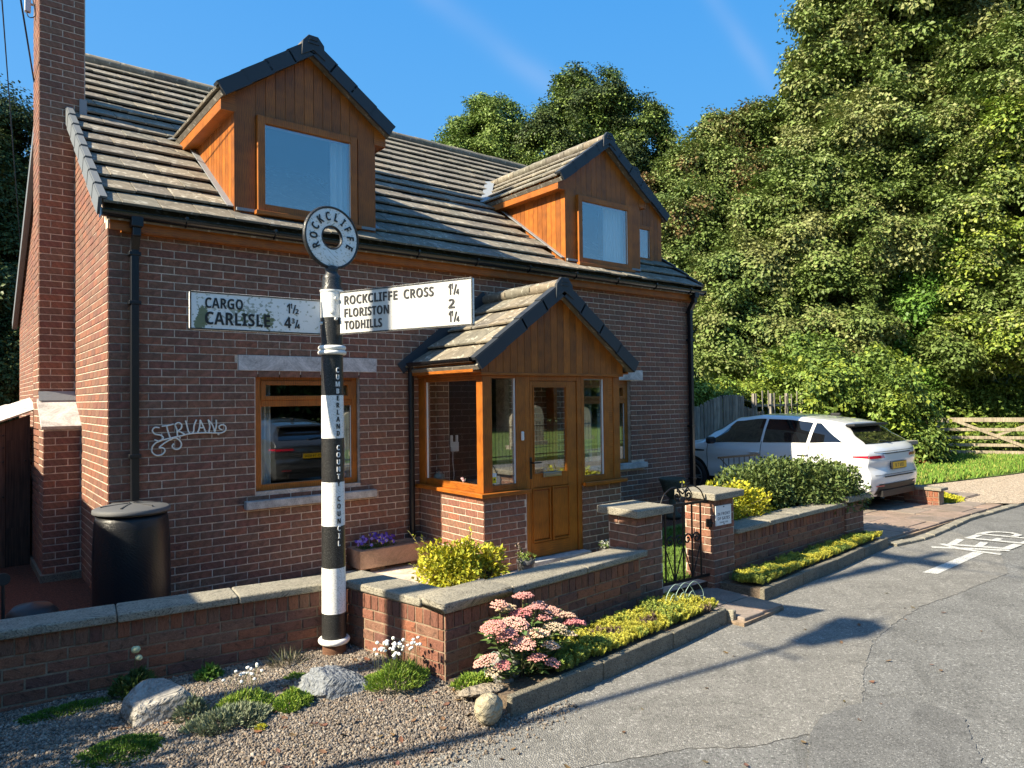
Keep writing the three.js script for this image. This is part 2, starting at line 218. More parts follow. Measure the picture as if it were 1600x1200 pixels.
function instanced(name, geo, mat, list, parent = scene) { const m = new THREE.InstancedMesh(geo, mat, list.length); const mx = new THREE.Matrix4(); list.forEach((e, i) => { mx.compose(e.p, e.q, e.s); m.setMatrixAt(i, mx); if (e.c) m.setColorAt(i, e.c); }); m.name = name; m.castShadow = m.receiveShadow = true; m.userData.kind = 'stuff'; parent.add(m); return m; }
const randQ = () => new THREE.Quaternion().setFromEuler(new THREE.Euler(rr(0, 6.28), rr(0, 6.28), rr(0, 6.28)));
{
  const peb = stone([1, .6, .85], .35, 1.6, 3, 1); const L = [];
  const cols = [[.25, .215, .18], [.33, .29, .25], [.17, .145, .125], [.30, .235, .18], [.40, .365, .32], [.22, .20, .185], [.12, .105, .095]];
  for (let i = 0; i < 60000; i++) { const x = rr(-1.35, 1.5), z = rr(2.0, 4.2); if (z > edgeZ(x) + .07 * (rnd() - .3) || z < 2.21 + (x - 1.1) * .125) continue; const s = rr(.0045, .0092) * (rnd() < .05 ? 1.6 : 1), c = pick(cols), k = rr(.8, 1.2); L.push({ p: V(x, vergeY(x, z) + s * .3, z), q: randQ(), s: V(s, s, s), c: C(c[0] * k, c[1] * k, c[2] * k) }); }
  for (let i = 0; i < 900; i++) { const x = rr(-.6, 1.9), z = edgeZ(x) + Math.abs(gauss()) * .22, s = rr(.004, .01), c = pick(cols); L.push({ p: V(x, -.113 + s * .3, z), q: randQ(), s: V(s, s, s), c: C(...c) }); }
  tag(instanced(numbered('gravel'), peb, std({ roughness: .95, color: C(.8, .77, .73) }), L), 'loose brown and grey gravel stones spread around the signpost', 'gravel');
}
// dry leaves lying on the gravel and the road
{
  const g = new THREE.PlaneGeometry(.05, .032, 3, 2); const p = g.attributes.position; for (let i = 0; i < p.count; i++) { const x = p.getX(i), y = p.getY(i); p.setXYZ(i, x, y * (1 - Math.pow(Math.abs(x) / .025, 2) * .8), .25 * (y * y) / .016 + .12 * x * x / .025); } g.rotateX(-Math.PI / 2); g.computeVertexNormals();
  const L = []; for (let i = 0; i < 150; i++) { const onRoad = rnd() < .25, x = onRoad ? rr(1, 6) : rr(-.6, 1.5), z = onRoad ? rr(4, 5.2) : rr(2.6, 3.9); if (!onRoad && z > edgeZ(x)) continue; L.push({ p: V(x, (onRoad ? -.112 : vergeY(x, z) + .008), z), q: new THREE.Quaternion().setFromEuler(new THREE.Euler(rr(-.4, .4), rr(0, 6.28), rr(-.4, .4))), s: V(1, 1, 1).multiplyScalar(onRoad ? rr(.5, .9) : rr(.5, 1.1)), c: C(rr(.12, .2), rr(.07, .11), rr(.035, .06)) }); }
  tag(instanced(numbered('fallen_leaves'), g, std({ side: THREE.DoubleSide, roughness: .9 }), L), 'scattered brown fallen leaves lying on the gravel and tarmac', 'fallen leaves');
}
// edging kerbs of the two planting beds
function kerbRun(label, pts, y0, y1, w, n, name = 'kerb') {
  const t = thing(name, label, 'kerb');
  const cum = [0]; for (let i = 1; i < pts.length; i++) cum.push(cum[i - 1] + Math.hypot(pts[i][0] - pts[i - 1][0], pts[i][1] - pts[i - 1][1]));
  const at = s => { let i = 1; while (i < pts.length - 1 && cum[i] < s) i++; const q = (s - cum[i - 1]) / (cum[i] - cum[i - 1]); return V(lerp(pts[i - 1][0], pts[i][0], q), 0, lerp(pts[i - 1][1], pts[i][1], q)); };
  const Ltot = cum[cum.length - 1];
  for (let k = 0; k < n; k++) { const a = at(Ltot * k / n + .004), b = at(Ltot * (k + 1) / n - .004), L = a.distanceTo(b); let g = new RoundedBoxGeometry(L, y1 - y0, w, 3, .012); g = uvm(roughen(g, .006, 9, k * 3.3), 1, k * .37, k * .21); const m = part(t, 'kerb_stone', g, name === 'drive_kerb' ? M.coping : M.kerb); m.position.set((a.x + b.x) / 2, (y0 + y1) / 2 + rr(-.006, .006), (a.z + b.z) / 2); m.rotation.y = -Math.atan2(b.z - a.z, b.x - a.x) + rr(-.008, .008); }
  return t;
}
kerbRun('weathered concrete edging kerb in front of the bed with the pink flowers', [[1.46, 3.79], [2.6, 3.73], [4.02, 3.57]], -.2, .012, .055, 3);
kerbRun('weathered concrete edging kerb of the bed below the right hand wall', [[4.84, 3.41], [6.5, 3.27], [8.2, 3.09]], -.2, .012, .055, 4);
part(scene.getObjectByName('kerb'), 'kerb_stone', uvm(roughen(new RoundedBoxGeometry(.05, .2, .08, 2, .015), .01, 9, 4).translate(4.06, -.10, 3.6)), M.coping);
struct('planting_bed', uvm(poly([[1.36, 3.28], [3.92, 3.0], [4.0, 3.57], [1.5, 3.78]], -.2, -.01)), M.soil);
struct('planting_bed', uvm(poly([[4.78, 2.99], [8.05, 2.8], [8.18, 3.08], [4.86, 3.4]], -.2, -.01)), M.soil);
kerbRun('low granite kerb edging the drive along the road', [[8.3, 3.12], [9.1, 3.2], [10, 3.12], [11.1, 3.02], [12.5, 3.05], [13.8, 3.05], [17, 3.3]], -.2, -.075, .12, 26, 'drive_kerb');
// paving of the gate path and of the drive, flag by flag
function flags(name, label, cellsList, y) { const base = name; for (const s of cellsList) { const [x0, x1, z0, z1] = s; const g = uvm(roughen(new RoundedBoxGeometry(x1 - x0 - .012, .05, z1 - z0 - .012, 2, .012), .006, 5, rr(0, 90)), 1, rnd() * 3, rnd() * 3); const m = part(base, 'paving_stone', g, pick(M.flag)); m.position.set((x0 + x1) / 2, y - .025 + rr(-.004, .004), (z0 + z1) / 2); } }
{
  const p = struct('gate_path', uvm(poly([[3.8, 1.3], [4.76, 1.3], [4.74, 3.70], [4.05, 3.74]], -.2, -.085)), M.oldMortar); const cs = [];
  for (let z = 1.3; z < 3.7; z += .41) { cs.push([z > 2.9 ? 4.09 : 3.95, 4.40, z, Math.min(z + .41, 3.72)], [4.40, 4.74, z, Math.min(z + .41, 3.70)]); }
  flags(p, '', cs, -.055);
}
{
  const p = struct('driveway', uvm(poly([[8.22, -8], [13.6, -8], [13.6, 1.9], [12.9, 2.96], [8.32, 3.05]], -.28, -.075)), M.oldMortar); const cs = []; let x = 8.25;
  while (x < 13.3) { const w = rr(.42, .75); let z = -3 + rr(0, .3); const zmax = x > 12.6 ? 2.3 : 3.0; while (z < zmax) { const d = rr(.35, .62); cs.push([x, x + w, z, Math.min(z + d, zmax)]); z += d; } x += w; }
  flags(p, '', cs, -.045);
}
struct('gravel_track', sheet([[13.2, 3.1], [12.6, 2.2], [12.3, .6], [14.5, .9], [17.8, 1.4], [22, 1.9], [30, 3.2], [45, 6], [40, 5.2], [17, 3.35]], -.07), M.paleGravel);
struct('grass_verge', sheet([[12.4, .55], [14.4, .95], [17.8, 1.5], [22, 2.0], [30, 3.4], [45, 6.4], [60, -20], [13, -8]], -.05), M.grass);
{
  const blade = new THREE.BufferGeometry(); blade.setAttribute('position', new THREE.Float32BufferAttribute([-.006, 0, 0, .006, 0, 0, .004, .07, .012, -.006, 0, 0, .004, .07, .012, -.003, .06, .01], 3)); blade.computeVertexNormals();
  const L = []; for (let i = 0; i < 60000; i++) { const x = rr(12.5, 24), z = rr(-5, 2.2); const lim = .95 + (x - 14.4) * .14; if (z > lim || (x < 13.6 && z < -.5)) continue; const s = rr(.7, 1.9), k = rr(.7, 1.3), y = rnd() < .22; L.push({ p: V(x, -.05, z), q: new THREE.Quaternion().setFromEuler(new THREE.Euler(rr(-.5, .5), rr(0, 6.28), rr(-.5, .5))), s: V(s * 1.5, s * 1.15, s), c: y ? C(.24 * k, .27 * k, .05 * k) : C(.11 * k, .21 * k, .02 * k) }); }
  for (let i = 0; i < 9000; i++) { const inn = rnd() < .3, x = inn ? rr(4.1, 4.72) : rr(4.8, 8), z = inn ? rr(1.8, 2.72) : rr(.9, 2.7), s = rr(.4, .8), k = rr(.6, 1.2); L.push({ p: V(x, .004, z), q: new THREE.Quaternion().setFromEuler(new THREE.Euler(rr(-.5, .5), rr(0, 6.28), rr(-.5, .5))), s: V(s * 1.4, s, s), c: C(.10 * k, .18 * k, .02 * k) }); }
  tag(instanced(numbered('grass'), blade, std({ side: THREE.DoubleSide, roughness: .8 }), L), 'bright green rough grass before the wooden field gate and on the small lawn', 'grass');
}
// painted letters and bar on the road
{
  const y = -.1115, paintTex = tex(256, (u, v) => { const k = sstep(wrapN(u, v, 46, 101, 2), .04, .16); return [lerp(.58, .2, k), lerp(.58, .2, k), lerp(.55, .18, k)]; }); const m = std({ map: rep(paintTex, 2), roughness: .8 });
  const t = thing('road_marking', 'worn white painted letters and bar across the grey road', 'road marking');
  const stroke = (pts, w) => { const o = []; for (let i = 1; i < pts.length; i++) { const [a, b] = [pts[i - 1], pts[i]], L = Math.hypot(b[0] - a[0], b[1] - a[1]), nx = -(b[1] - a[1]) / L * w / 2, nz = (b[0] - a[0]) / L * w / 2, ex = (b[0] - a[0]) / L * w * .3, ez = (b[1] - a[1]) / L * w * .3; o.push(sheet([[a[0] + nx - ex, a[1] + nz - ez], [b[0] + nx + ex, b[1] + nz + ez], [b[0] - nx + ex, b[1] - nz + ez], [a[0] - nx - ex, a[1] - nz - ez]], y + i * .0006)); } return o; };
  part(t, 'painted_bar', sheet([[7.123, 3.94], [7.162, 4.08], [8.713, 4.03], [8.661, 3.92]], y), m);
  part(t, 'letter', merge([...stroke([[8.60, 3.5], [8.83, 3.83], [9.05, 4.16]], .1), ...stroke([[8.87, 3.5], [8.72, 3.76], [8.73, 4.17]], .09).map(g => g.translate(0, .002, 0))]), m);
  part(t, 'letter', merge([...stroke([[9.37, 3.53], [8.93, 3.58]], .09), ...stroke([[8.93, 3.58], [9.16, 4.13], [9.53, 4.135]], .1).map(g => g.translate(0, .002, 0)), ...stroke([[9.08, 3.845], [9.37, 3.81]], .09)]), m);
  part(t, 'letter', merge([...stroke([[9.88, 3.58], [9.55, 3.57]], .09), ...stroke([[9.55, 3.57], [9.68, 4.165], [10.0, 4.17]], .1).map(g => g.translate(0, .002, 0)), ...stroke([[9.61, 3.845], [9.81, 3.85]], .08)]), m);
  part(t, 'letter', merge([...stroke([[9.99, 3.54], [10.12, 4.2]], .09), ...stroke([[10.03, 3.57], [10.2, 3.6], [10.315, 3.68], [10.364, 3.827], [10.27, 3.94], [10.09, 3.93]], .08).map(g => g.translate(0, .003, 0))]), m);
}

/* ------------------------------------------------ the house */
const house = thing('brick_house', 'brown brick cottage with two dormers, oak coloured windows and a gabled porch', 'house');
// brick laying: collects bricks of a face for one thing, then builds the 300 nearest as parts and the rest as one instanced part
function layBricks(list, { o, u, n, len, y0, courses, ch = .075, cl = .225, proud = .006, holes = [], off = 0, parent, soldier = false, top, uvOff }) {
  const U = u.clone().normalize(), Nn = n.clone().normalize();
  for (let c = 0; c < courses; c++) {
    const ya = y0 + c * ch, yb = ya + ch - .010; const ym = (ya + yb) / 2, lim = top ? top(ym) : [0, len];
    if (lim[1] - lim[0] < .03) continue;
    let cuts = [[lim[0], lim[1]]]; for (const h of holes) if (ym > h[2] && ym < h[3]) cuts = cuts.flatMap(([a, b]) => h[1] <= a || h[0] >= b ? [[a, b]] : [[a, h[0]], [h[1], b]].filter(q => q[1] - q[0] > .02));
    const st = ((c + off) % 2) * cl / 2;
    for (const [a, b] of cuts) for (let k = Math.floor((a - st) / cl); k * cl + st < b; k++) {
      let s0 = Math.max(a, k * cl + st), s1 = Math.min(b, (k + 1) * cl + st) - .010; if (s1 - s0 < .015) continue;
      const p = o.clone().addScaledVector(U, (s0 + s1) / 2); p.y = ym; list.push({ p, U, Nn, w: s1 - s0, h: yb - ya, proud: proud + rr(-.0012, .0012), parent });
    }
  }
}
const brickGeo = (() => { // front face with eased edges, five faces, unit size along x and y, depth along z
  const e = .014, f = .05; const v = [[-.5 + e, -.5 + f, 0], [.5 - e, -.5 + f, 0], [.5 - e, .5 - f, 0], [-.5 + e, .5 - f, 0], [-.5, -.5, -.12], [.5, -.5, -.12], [.5, .5, -.12], [-.5, .5, -.12], [-.5, -.5, -1], [.5, -.5, -1], [.5, .5, -1], [-.5, .5, -1]]; const q = [[0, 1, 2, 3], [4, 5, 1, 0], [5, 6, 2, 1], [6, 7, 3, 2], [7, 4, 0, 3], [8, 9, 5, 4], [9, 10, 6, 5], [10, 11, 7, 6], [11, 8, 4, 7]];
  const make = (ou, ov) => { const pos = [], uv = []; for (const [a, b, c, d] of q) for (const i of [a, b, c, a, c, d]) { pos.push(...v[i]); uv.push((v[i][0] + .5) * .9 + ou, (v[i][1] + .5) * .28 + ov); } const g = new THREE.BufferGeometry(); g.setAttribute('position', new THREE.Float32BufferAttribute(pos, 3)); g.setAttribute('uv', new THREE.Float32BufferAttribute(uv, 2)); g.computeVertexNormals(); return g; };
  return [0, 1, 2, 3, 4, 5].map(i => make(i * .37, i * .29));
})();
function buildBricks(list, rootParent, mats, name = 'brick', maxParts = 300) {
  for (const b of list) { b.d = b.p.distanceTo(EYE) / Math.sqrt(b.w / .215); const view = EYE.clone().sub(b.p).normalize().dot(b.Nn); b.d /= Math.max(.15, view) ** .5; if (b.hid) b.d += 50; }
  list.sort((a, b) => a.d - b.d);
  const X = new THREE.Matrix4();
  const place = b => { const Y = V(0, 1, 0); X.makeBasis(b.U.clone().cross(Y).dot(b.Nn) > 0 ? b.U : b.U.clone().negate(), Y, b.Nn); const q = new THREE.Quaternion().setFromRotationMatrix(X); return { p: b.p.clone().addScaledVector(b.Nn, b.proud), q, s: V(b.w, b.h, .03) }; };
  list.slice(0, maxParts).forEach(b => { const e = place(b), m = part(b.parent, name, pick(brickGeo), pick(mats)); m.position.copy(e.p); m.quaternion.copy(e.q); m.scale.copy(e.s); });
  const rest = list.slice(maxParts); if (!rest.length) return;
  const L = rest.map(b => { const e = place(b); e.c = pick(mats).color; return e; }); const im = mats[0].clone(); im.color = C(1, 1, 1);
  instanced(name, brickGeo[0], im, L, rootParent);
}
const XG = -.12, HL = 8.33, HD = 9.9, EAVE = 3.42, SL = .6948, TH = .3;
const roofY = z => 3.615 + SL * (.146 - z);              // top of the tile line on the front slope
const RIDGE_Z = -4.42, RIDGE_Y = roofY(RIDGE_Z);
const W1 = [1.2, 2.36, .93, 2.13], W2 = [5.65, 6.83, .86, 2.10], DO = [3.55, 4.5, .1, 2.13];
function slab(holes, x0, x1, y0, y1, z0, z1) { // wall with rectangular openings, as blocks
  const xs = [...new Set([x0, x1, ...holes.flatMap(h => [h[0], h[1]])])].sort((a, b) => a - b), g = [];
  for (let i = 0; i + 1 < xs.length; i++) { const m = (xs[i] + xs[i + 1]) / 2; let ys = [[y0, y1]]; for (const h of holes) if (m > h[0] && m < h[1]) ys = ys.flatMap(([a, b]) => [[a, h[2]], [h[3], b]].filter(q => q[1] - q[0] > .001)); for (const [a, b] of ys) g.push(bb(xs[i], xs[i + 1], a, b, z0, z1)); }
  return g;
}
const frontWall = part(house, 'front_wall', uvm(merge(slab([W1, W2, DO], XG, HL, -.2, EAVE + .1, -TH, 0))), M.mortar);
const BSL = (RIDGE_Y - .12 - EAVE) / (HD + RIDGE_Z); // the back slope is a little flatter
const gable = z0 => [[0, -.2], [HD, -.2], [HD, EAVE], [-RIDGE_Z, RIDGE_Y - .12], [.1, EAVE + .1], [0, EAVE]];
function gableGeo(x0, x1) { const s = new THREE.Shape(gable().map(([d, y]) => new THREE.Vector2(d, y))); const g = new THREE.ExtrudeGeometry(s, { depth: x1 - x0, bevelEnabled: false }); g.rotateY(Math.PI / 2); return g.translate(x0, 0, 0); } // shape x -> -z
const gableL = part(house, 'gable_wall', uvm(gableGeo(XG + .0005, XG + TH)), M.mortar);
const gableR = part(house, 'gable_wall', uvm(gableGeo(HL - TH, HL - .0005)), M.mortar);
part(house, 'back_wall', uvm(merge(slab([[2.2, 2.75, 1.0, 2.1]], XG + .001, HL - .001, -.2, EAVE, -HD + .001, -HD + TH))), M.mortar);
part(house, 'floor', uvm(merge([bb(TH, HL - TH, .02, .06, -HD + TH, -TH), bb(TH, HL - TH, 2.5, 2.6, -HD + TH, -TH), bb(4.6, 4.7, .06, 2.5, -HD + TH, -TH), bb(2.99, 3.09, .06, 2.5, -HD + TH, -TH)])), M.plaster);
const HB = [];
layBricks(HB, { o: V(XG, 0, 0), u: V(1, 0, 0), n: V(0, 0, 1), len: HL - XG, y0: 0, courses: 46, parent: frontWall, holes: [W1, W2, DO, [1.03, 2.565, 2.15, 2.325], [1.08, 2.53, .86, .93], [5.5, 7.1, 2.1, 2.26], [5.5, 7.12, .77, .86]].map(h => [h[0] - XG, h[1] - XG, h[2], h[3]]) });
// gable bricks on the left end, up to the roof slopes and around the chimney
layBricks(HB, { o: V(XG, 0, 0), u: V(0, 0, -1), n: V(-1, 0, 0), len: HD, y0: 0, courses: 84, parent: gableL, off: 1, top: y => y < EAVE ? [0, HD] : [Math.max(0, (y - EAVE) / SL), HD - (y - EAVE) / BSL] });
for (const b of HB) if (b.Nn.x < -.5 && b.p.z < -2.1) b.hid = true;
// right gable is out of sight: plain courses only as far as its corner
layBricks(HB, { o: V(HL, 0, 0), u: V(0, 0, -1), n: V(1, 0, 0), len: 1.2, y0: 0, courses: 46, parent: gableR, off: 1 });
// chimney
const CZ = -2.06, CZB = -2.68, CZ2 = -1.6, CX = -.465, CR = -.025;
const chimney = part(house, 'chimney', uvm(merge([bb(CX, XG - .001, -.2, 9.6, CZB, CZ), bb(CX, XG - .002, -.2, 1.58, -3.1, CZ2), bb(XG, CR, 4.9, 9.599, CZB + .001, CZ - .001), wallPoly([[-CZ, 1.58], [-CZ2, 1.58], [-CZ, 1.87]], 0, XG - CX - .004).rotateY(Math.PI / 2).translate(CX + .001, 0, 0)])), M.mortar);
layBricks(HB, { o: V(CX, 0, CZ), u: V(1, 0, 0), n: V(0, 0, 1), len: CR - CX, y0: 1.95, courses: 92, parent: chimney, top: y => [0, y > 5.0 ? CR - CX : XG - CX] });
layBricks(HB, { o: V(CX, 0, CZ), u: V(0, 0, -1), n: V(-1, 0, 0), len: CZ - CZB, y0: 1.2, courses: 102, parent: chimney, off: 1 });
layBricks(HB, { o: V(CX, 0, CZ2), u: V(1, 0, 0), n: V(0, 0, 1), len: XG - CX, y0: 0, courses: 21, parent: chimney });
layBricks(HB, { o: V(CX, 0, CZ2), u: V(0, 0, -1), n: V(-1, 0, 0), len: 1.5, y0: 0, courses: 21, parent: chimney, off: 1 });
layBricks(HB, { o: V(CX, 0, CZ2), u: V(0, 0, -1), n: V(-1, 0, 0), len: 1.5, y0: 1.575, courses: 4, parent: chimney, off: 1, top: y => [Math.max(0, (y - 1.58) / .29 * .46), .47] });
part(house, 'chimney_shoulder', uvm(merge([beam(V((CX + XG) / 2 - .005, 1.60, CZ2 + .03), V((CX + XG) / 2 - .005, 1.895, CZ), XG - CX + .03, .04)])), M.lintel, 'sloping pale stone slab on the shoulder of the chimney');
part(house, 'lead_apron', uvm(merge([beam(V((CX + XG) / 2, 1.888, CZ + .07), V((CX + XG) / 2, 1.99, CZ + .012), XG - CX + .01, .012)])), M.lead);
part(chimney, 'footing', uvm(bb(CX - .03, XG + .02, -.1, .07, -3.1, CZ2 + .05)), M.kerb);
part(chimney, 'flashing', uvm(merge([bb(XG - .02, CR + .01, 5.02, 5.12, CZ, CZ + .03), bb(CR - .06, CR + .012, 5.1, 5.32, CZ + .005, CZ + .035)])), M.lead);
// roof: deck, tiles, ridge, verges
const deckF = (() => { const g = beam(V(HL / 2, roofY(.16) - .09, .16), V(HL / 2, RIDGE_Y - .09, RIDGE_Z), HL + .3, .06); return g; })();
const deckB = beam(V(HL / 2, EAVE + .02, -HD - .1), V(HL / 2, RIDGE_Y - .09, RIDGE_Z), HL + .3, .06);
const roof = part(house, 'roof', uvm(merge([deckF, deckB])), M.tiles[1]);
const slopeLen = Math.hypot(RIDGE_Y - 3.615, RIDGE_Z - .146), SA = Math.atan(SL), G = .346, TW = .332;
const dormers = [{ x0: 1.04, x1: 2.60, ap: 1.82, top: 5.68 }, { x0: 5.62, x1: 7.17, ap: 6.395, top: 5.66 }];
const tileGeo = [0, 1, 2, 3].map(i => uvm(new RoundedBoxGeometry(TW - .006, .024, G + .05, 1, .004), 1, i * .31, i * .43));
const tilesList = [];
function tileSlope({ o, along, down, n, cols, rows, x0, gauge = G, tw = TW, skip, parent, brk = true }) { // o = top of slope start, down = unit vector down slope
  const X = along.clone(), Z = down.clone(), Y = n.clone();
  for (let r = 0; r < rows; r++) for (let c = -1; c < cols; c++) {
    let s0 = c * tw + (brk && r % 2 ? tw / 2 : 0) + x0, s1 = s0 + tw; if (skip.clip) { s0 = Math.max(s0, skip.clip[0]); s1 = Math.min(s1, skip.clip[1]); } if (s1 - s0 < .04) continue;
    const p = o.clone().addScaledVector(X, (s0 + s1) / 2).addScaledVector(Z, (r + .5) * gauge); if (skip.f && skip.f(p)) continue;
    const q = new THREE.Quaternion().setFromRotationMatrix(new THREE.Matrix4().makeBasis(X, Y, Z)).multiply(new THREE.Quaternion().setFromAxisAngle(V(1, 0, 0), -.125 + rr(-.010, .010)));
    tilesList.push({ p: p.addScaledVector(Y, .010 + rr(-.003, .003)).addScaledVector(Z, rr(-.006, .006)), q, s: V((s1 - s0) / tw, 1, (gauge + .06) / (G + .06)), parent, d: p.distanceTo(EYE) });
  }
}
tileSlope({ o: V(-.2, RIDGE_Y, RIDGE_Z), along: V(1, 0, 0), down: V(0, -Math.sin(SA), Math.cos(SA)), n: V(0, Math.cos(SA), Math.sin(SA)), cols: 28, rows: 16, x0: 0, parent: roof, skip: { clip: [.02, HL + .29], f: p => dormers.some(d => p.x > d.x0 - .02 && p.x < d.x1 + .02 && p.z > -(d.top - 4.2) * 0 - 2.0 && p.z < -.13) || (p.x < -.03 && p.z < CZ + .05) } });
part(house, 'back_roof_verge', uvm(beam(V(-.2, RIDGE_Y - .1, RIDGE_Z), V(-.2, EAVE, -HD - .1), .08, .16)), M.vergeGrey);
{ // ridge tiles
  const n = 19; for (let i = 0; i < n; i++) { const g = new THREE.CylinderGeometry(.125, .125, HL / n + .03, 10, 1, true, -Math.PI / 2, Math.PI).rotateZ(Math.PI / 2).rotateX(0); const h = new THREE.CylinderGeometry(.125, .125, HL / n + .02, 10, 1).rotateZ(Math.PI / 2).scale(1, .8, 1); const m = part(roof, 'ridge_tile', uvm(h), pick(M.tiles)); m.position.set(-.2 + (i + .5) * (HL + .32) / n, RIDGE_Y - .01 + (i % 2) * .006, RIDGE_Z); if (m.position.x < .16 && 0) roof.remove(m); }
}
for (let r = 0; r < 16; r++) for (const [x, mt] of [[-.205, M.vergeGrey], [HL + .115, M.verge]]) { const s = (r + .5) * G, p = V(x, RIDGE_Y - Math.sin(SA) * s, RIDGE_Z + Math.cos(SA) * s); if (x < 0 && p.z < CZ) continue; const g = uvm(merge([box(.03, .16, G + .03, 0, -.03, 0), box(.06, .02, G + .03, x < 0 ? .025 : -.025, .052, 0)])); const m = part(roof, 'verge_unit', g, mt); m.position.copy(p); m.rotation.x = SA - .05; }
// eaves: fascia, soffit, gutter, downpipes
part(house, 'fascia', uvm(merge([rb(XG, HL + .05, EAVE - .005, EAVE + .15, .075, .095, .003), bb(-.02, HL + .05, EAVE - .012, EAVE + .006, .002, .09)])), M.woodH);
function gutterGeo(L, r) { const s = new THREE.Shape(); s.absarc(0, 0, r, Math.PI, 2 * Math.PI, false); s.lineTo(r - .008, 0); s.absarc(0, 0, r - .008, 2 * Math.PI, Math.PI, true); s.lineTo(-r, 0); const g = new THREE.ExtrudeGeometry(s, { depth: L, bevelEnabled: false, curveSegments: 10 }); return g; }
{
  const g = gutterGeo(HL + .32, .06).rotateY(Math.PI / 2).translate(-.2, 3.565, .16); const gt = part(house, 'gutter', merge([g, bb(-.205, -.195, 3.5, 3.57, .1, .22), bb(HL + .115, HL + .125, 3.5, 3.57, .1, .22)]), M.gutter);
  for (let x = .5; x < HL; x += .84) part(gt, 'gutter_clip', merge([new THREE.TorusGeometry(.066, .008, 6, 12, Math.PI).rotateZ(Math.PI).rotateY(Math.PI / 2).translate(x, 3.565, .16), bb(x - .012, x + .012, 3.56, 3.585, .09, .23)]), M.gutter);
}
for (const [x, zz] of [[.085, .06], [8.22, .06]]) { const sq = (y0, y1, z) => rb(x - .034, x + .034, y0, y1, z - .034, z + .034, .01, 2); const d = part(house, 'downpipe', merge([rb(x - .05, x + .05, 3.44, 3.56, .1, .21, .012), sq(3.36, 3.47, .15), beam(V(x, 3.4, .15), V(x, 3.26, .06), .066, .066), sq(.0, 3.3, zz)]), M.pipe); for (const y of [3.2, 2.75, 1.35, .5]) part(d, 'pipe_clip', rb(x - .05, x + .05, y, y + .035, .004, zz + .042, .006), M.pipe); }
part(house, 'soil_pipe', merge([cyl(.05, .05, 3.3, 8.36, 0, -.08)]), M.pipe);
// windows
function windowAt({ x0, x1, y0, y1, z, name = 'window', parent = house, transom, depth = .07, fr = .065, glassZ = -.02, curtains }) {
  const f = part(parent, name, (() => { const g = [uvm(rb(x0, x0 + fr, y0, y1, z - depth, z, .006)), uvm(rb(x1 - fr, x1, y0, y1, z - depth, z, .006)), uvm(rb(x0 + fr, x1 - fr, y0, y0 + fr, z - depth, z - .001, .006)), uvm(rb(x0 + fr, x1 - fr, y1 - fr, y1, z - depth, z - .001, .006))]; if (transom) g.push(uvm(rb(x0 + fr, x1 - fr, transom - fr / 2, transom + fr / 2, z - depth, z - .0015, .006))); return merge(g); })(), M.wood);
  const panes = transom ? [[y0 + fr, transom - fr / 2], [transom + fr / 2, y1 - fr]] : [[y0 + fr, y1 - fr]];
  panes.forEach(([a, b], i) => {
    const s = .045; if (transom && i === 1) part(f, 'sash', uvm(merge([rb(x0 + fr - .004, x0 + fr + s, a, b, z - .05, z + .012, .005), rb(x1 - fr - s, x1 - fr + .004, a, b, z - .05, z + .012, .005), rb(x0 + fr + s, x1 - fr - s, a, a + s, z - .05, z + .011, .005), rb(x0 + fr + s, x1 - fr - s, b - s, b, z - .05, z + .011, .005)])), M.wood);
    part(f, 'pane', bb(x0 + fr - .006, x1 - fr + .006, a - .006, b + .006, z - .032, z - .026).toNonIndexed(), M.glass);
    part(f, 'glazing_bead', merge([bb(x0 + fr, x0 + fr + .006, a, b, z - .026, z - .018), bb(x1 - fr - .006, x1 - fr, a, b, z - .026, z - .018)]), M.white);
  });
  return f;
}
function curtain(parent, x0, x1, y0, y1, z, amp = .03, k = 9, mat = M.curtain) { const g = new THREE.PlaneGeometry(x1 - x0, y1 - y0, 60, 2); const p = g.attributes.position; for (let i = 0; i < p.count; i++) p.setZ(i, amp * Math.sin((p.getX(i) / (x1 - x0)) * Math.PI * k) + .3 * amp * Math.sin(p.getX(i) * 70)); g.computeVertexNormals(); return part(parent, 'curtain', g.translate((x0 + x1) / 2, (y0 + y1) / 2, z), mat); }
const win1 = windowAt({ x0: W1[0] + .012, x1: W1[1] - .012, y0: W1[2], y1: W1[3], z: -.055, transom: 1.83 });
curtain(house, 1.24, 1.42, .95, 2.1, -.19, .02, 6); curtain(house, 2.16, 2.32, .95, 2.1, -.19, .02, 6);
const win2 = windowAt({ x0: W2[0] + .012, x1: W2[1] - .012, y0: W2[2], y1: W2[3], z: -.055, transom: 1.79 });
curtain(house, 5.7, 6.2, .9, 2.05, -.2, .025, 12); curtain(house, 6.3, 6.8, .9, 2.05, -.2, .025, 12);
for (const [a, b, y0, y1] of [[1.03, 2.565, 2.165, 2.322], [5.5, 7.1, 2.105, 2.255]]) part(house, 'lintel', uvm(rb(a, b, y0, y1, -.1, .014, .005)), M.lintel);
for (const [a, b, y0] of [[1.08, 2.53, .765], [5.5, 7.12, .775]]) part(house, 'sill', uvm(roughen(rb(a, b, y0, y0 + .085, -.1, .075, .01, 3), .003, 14)), M.sillStone);
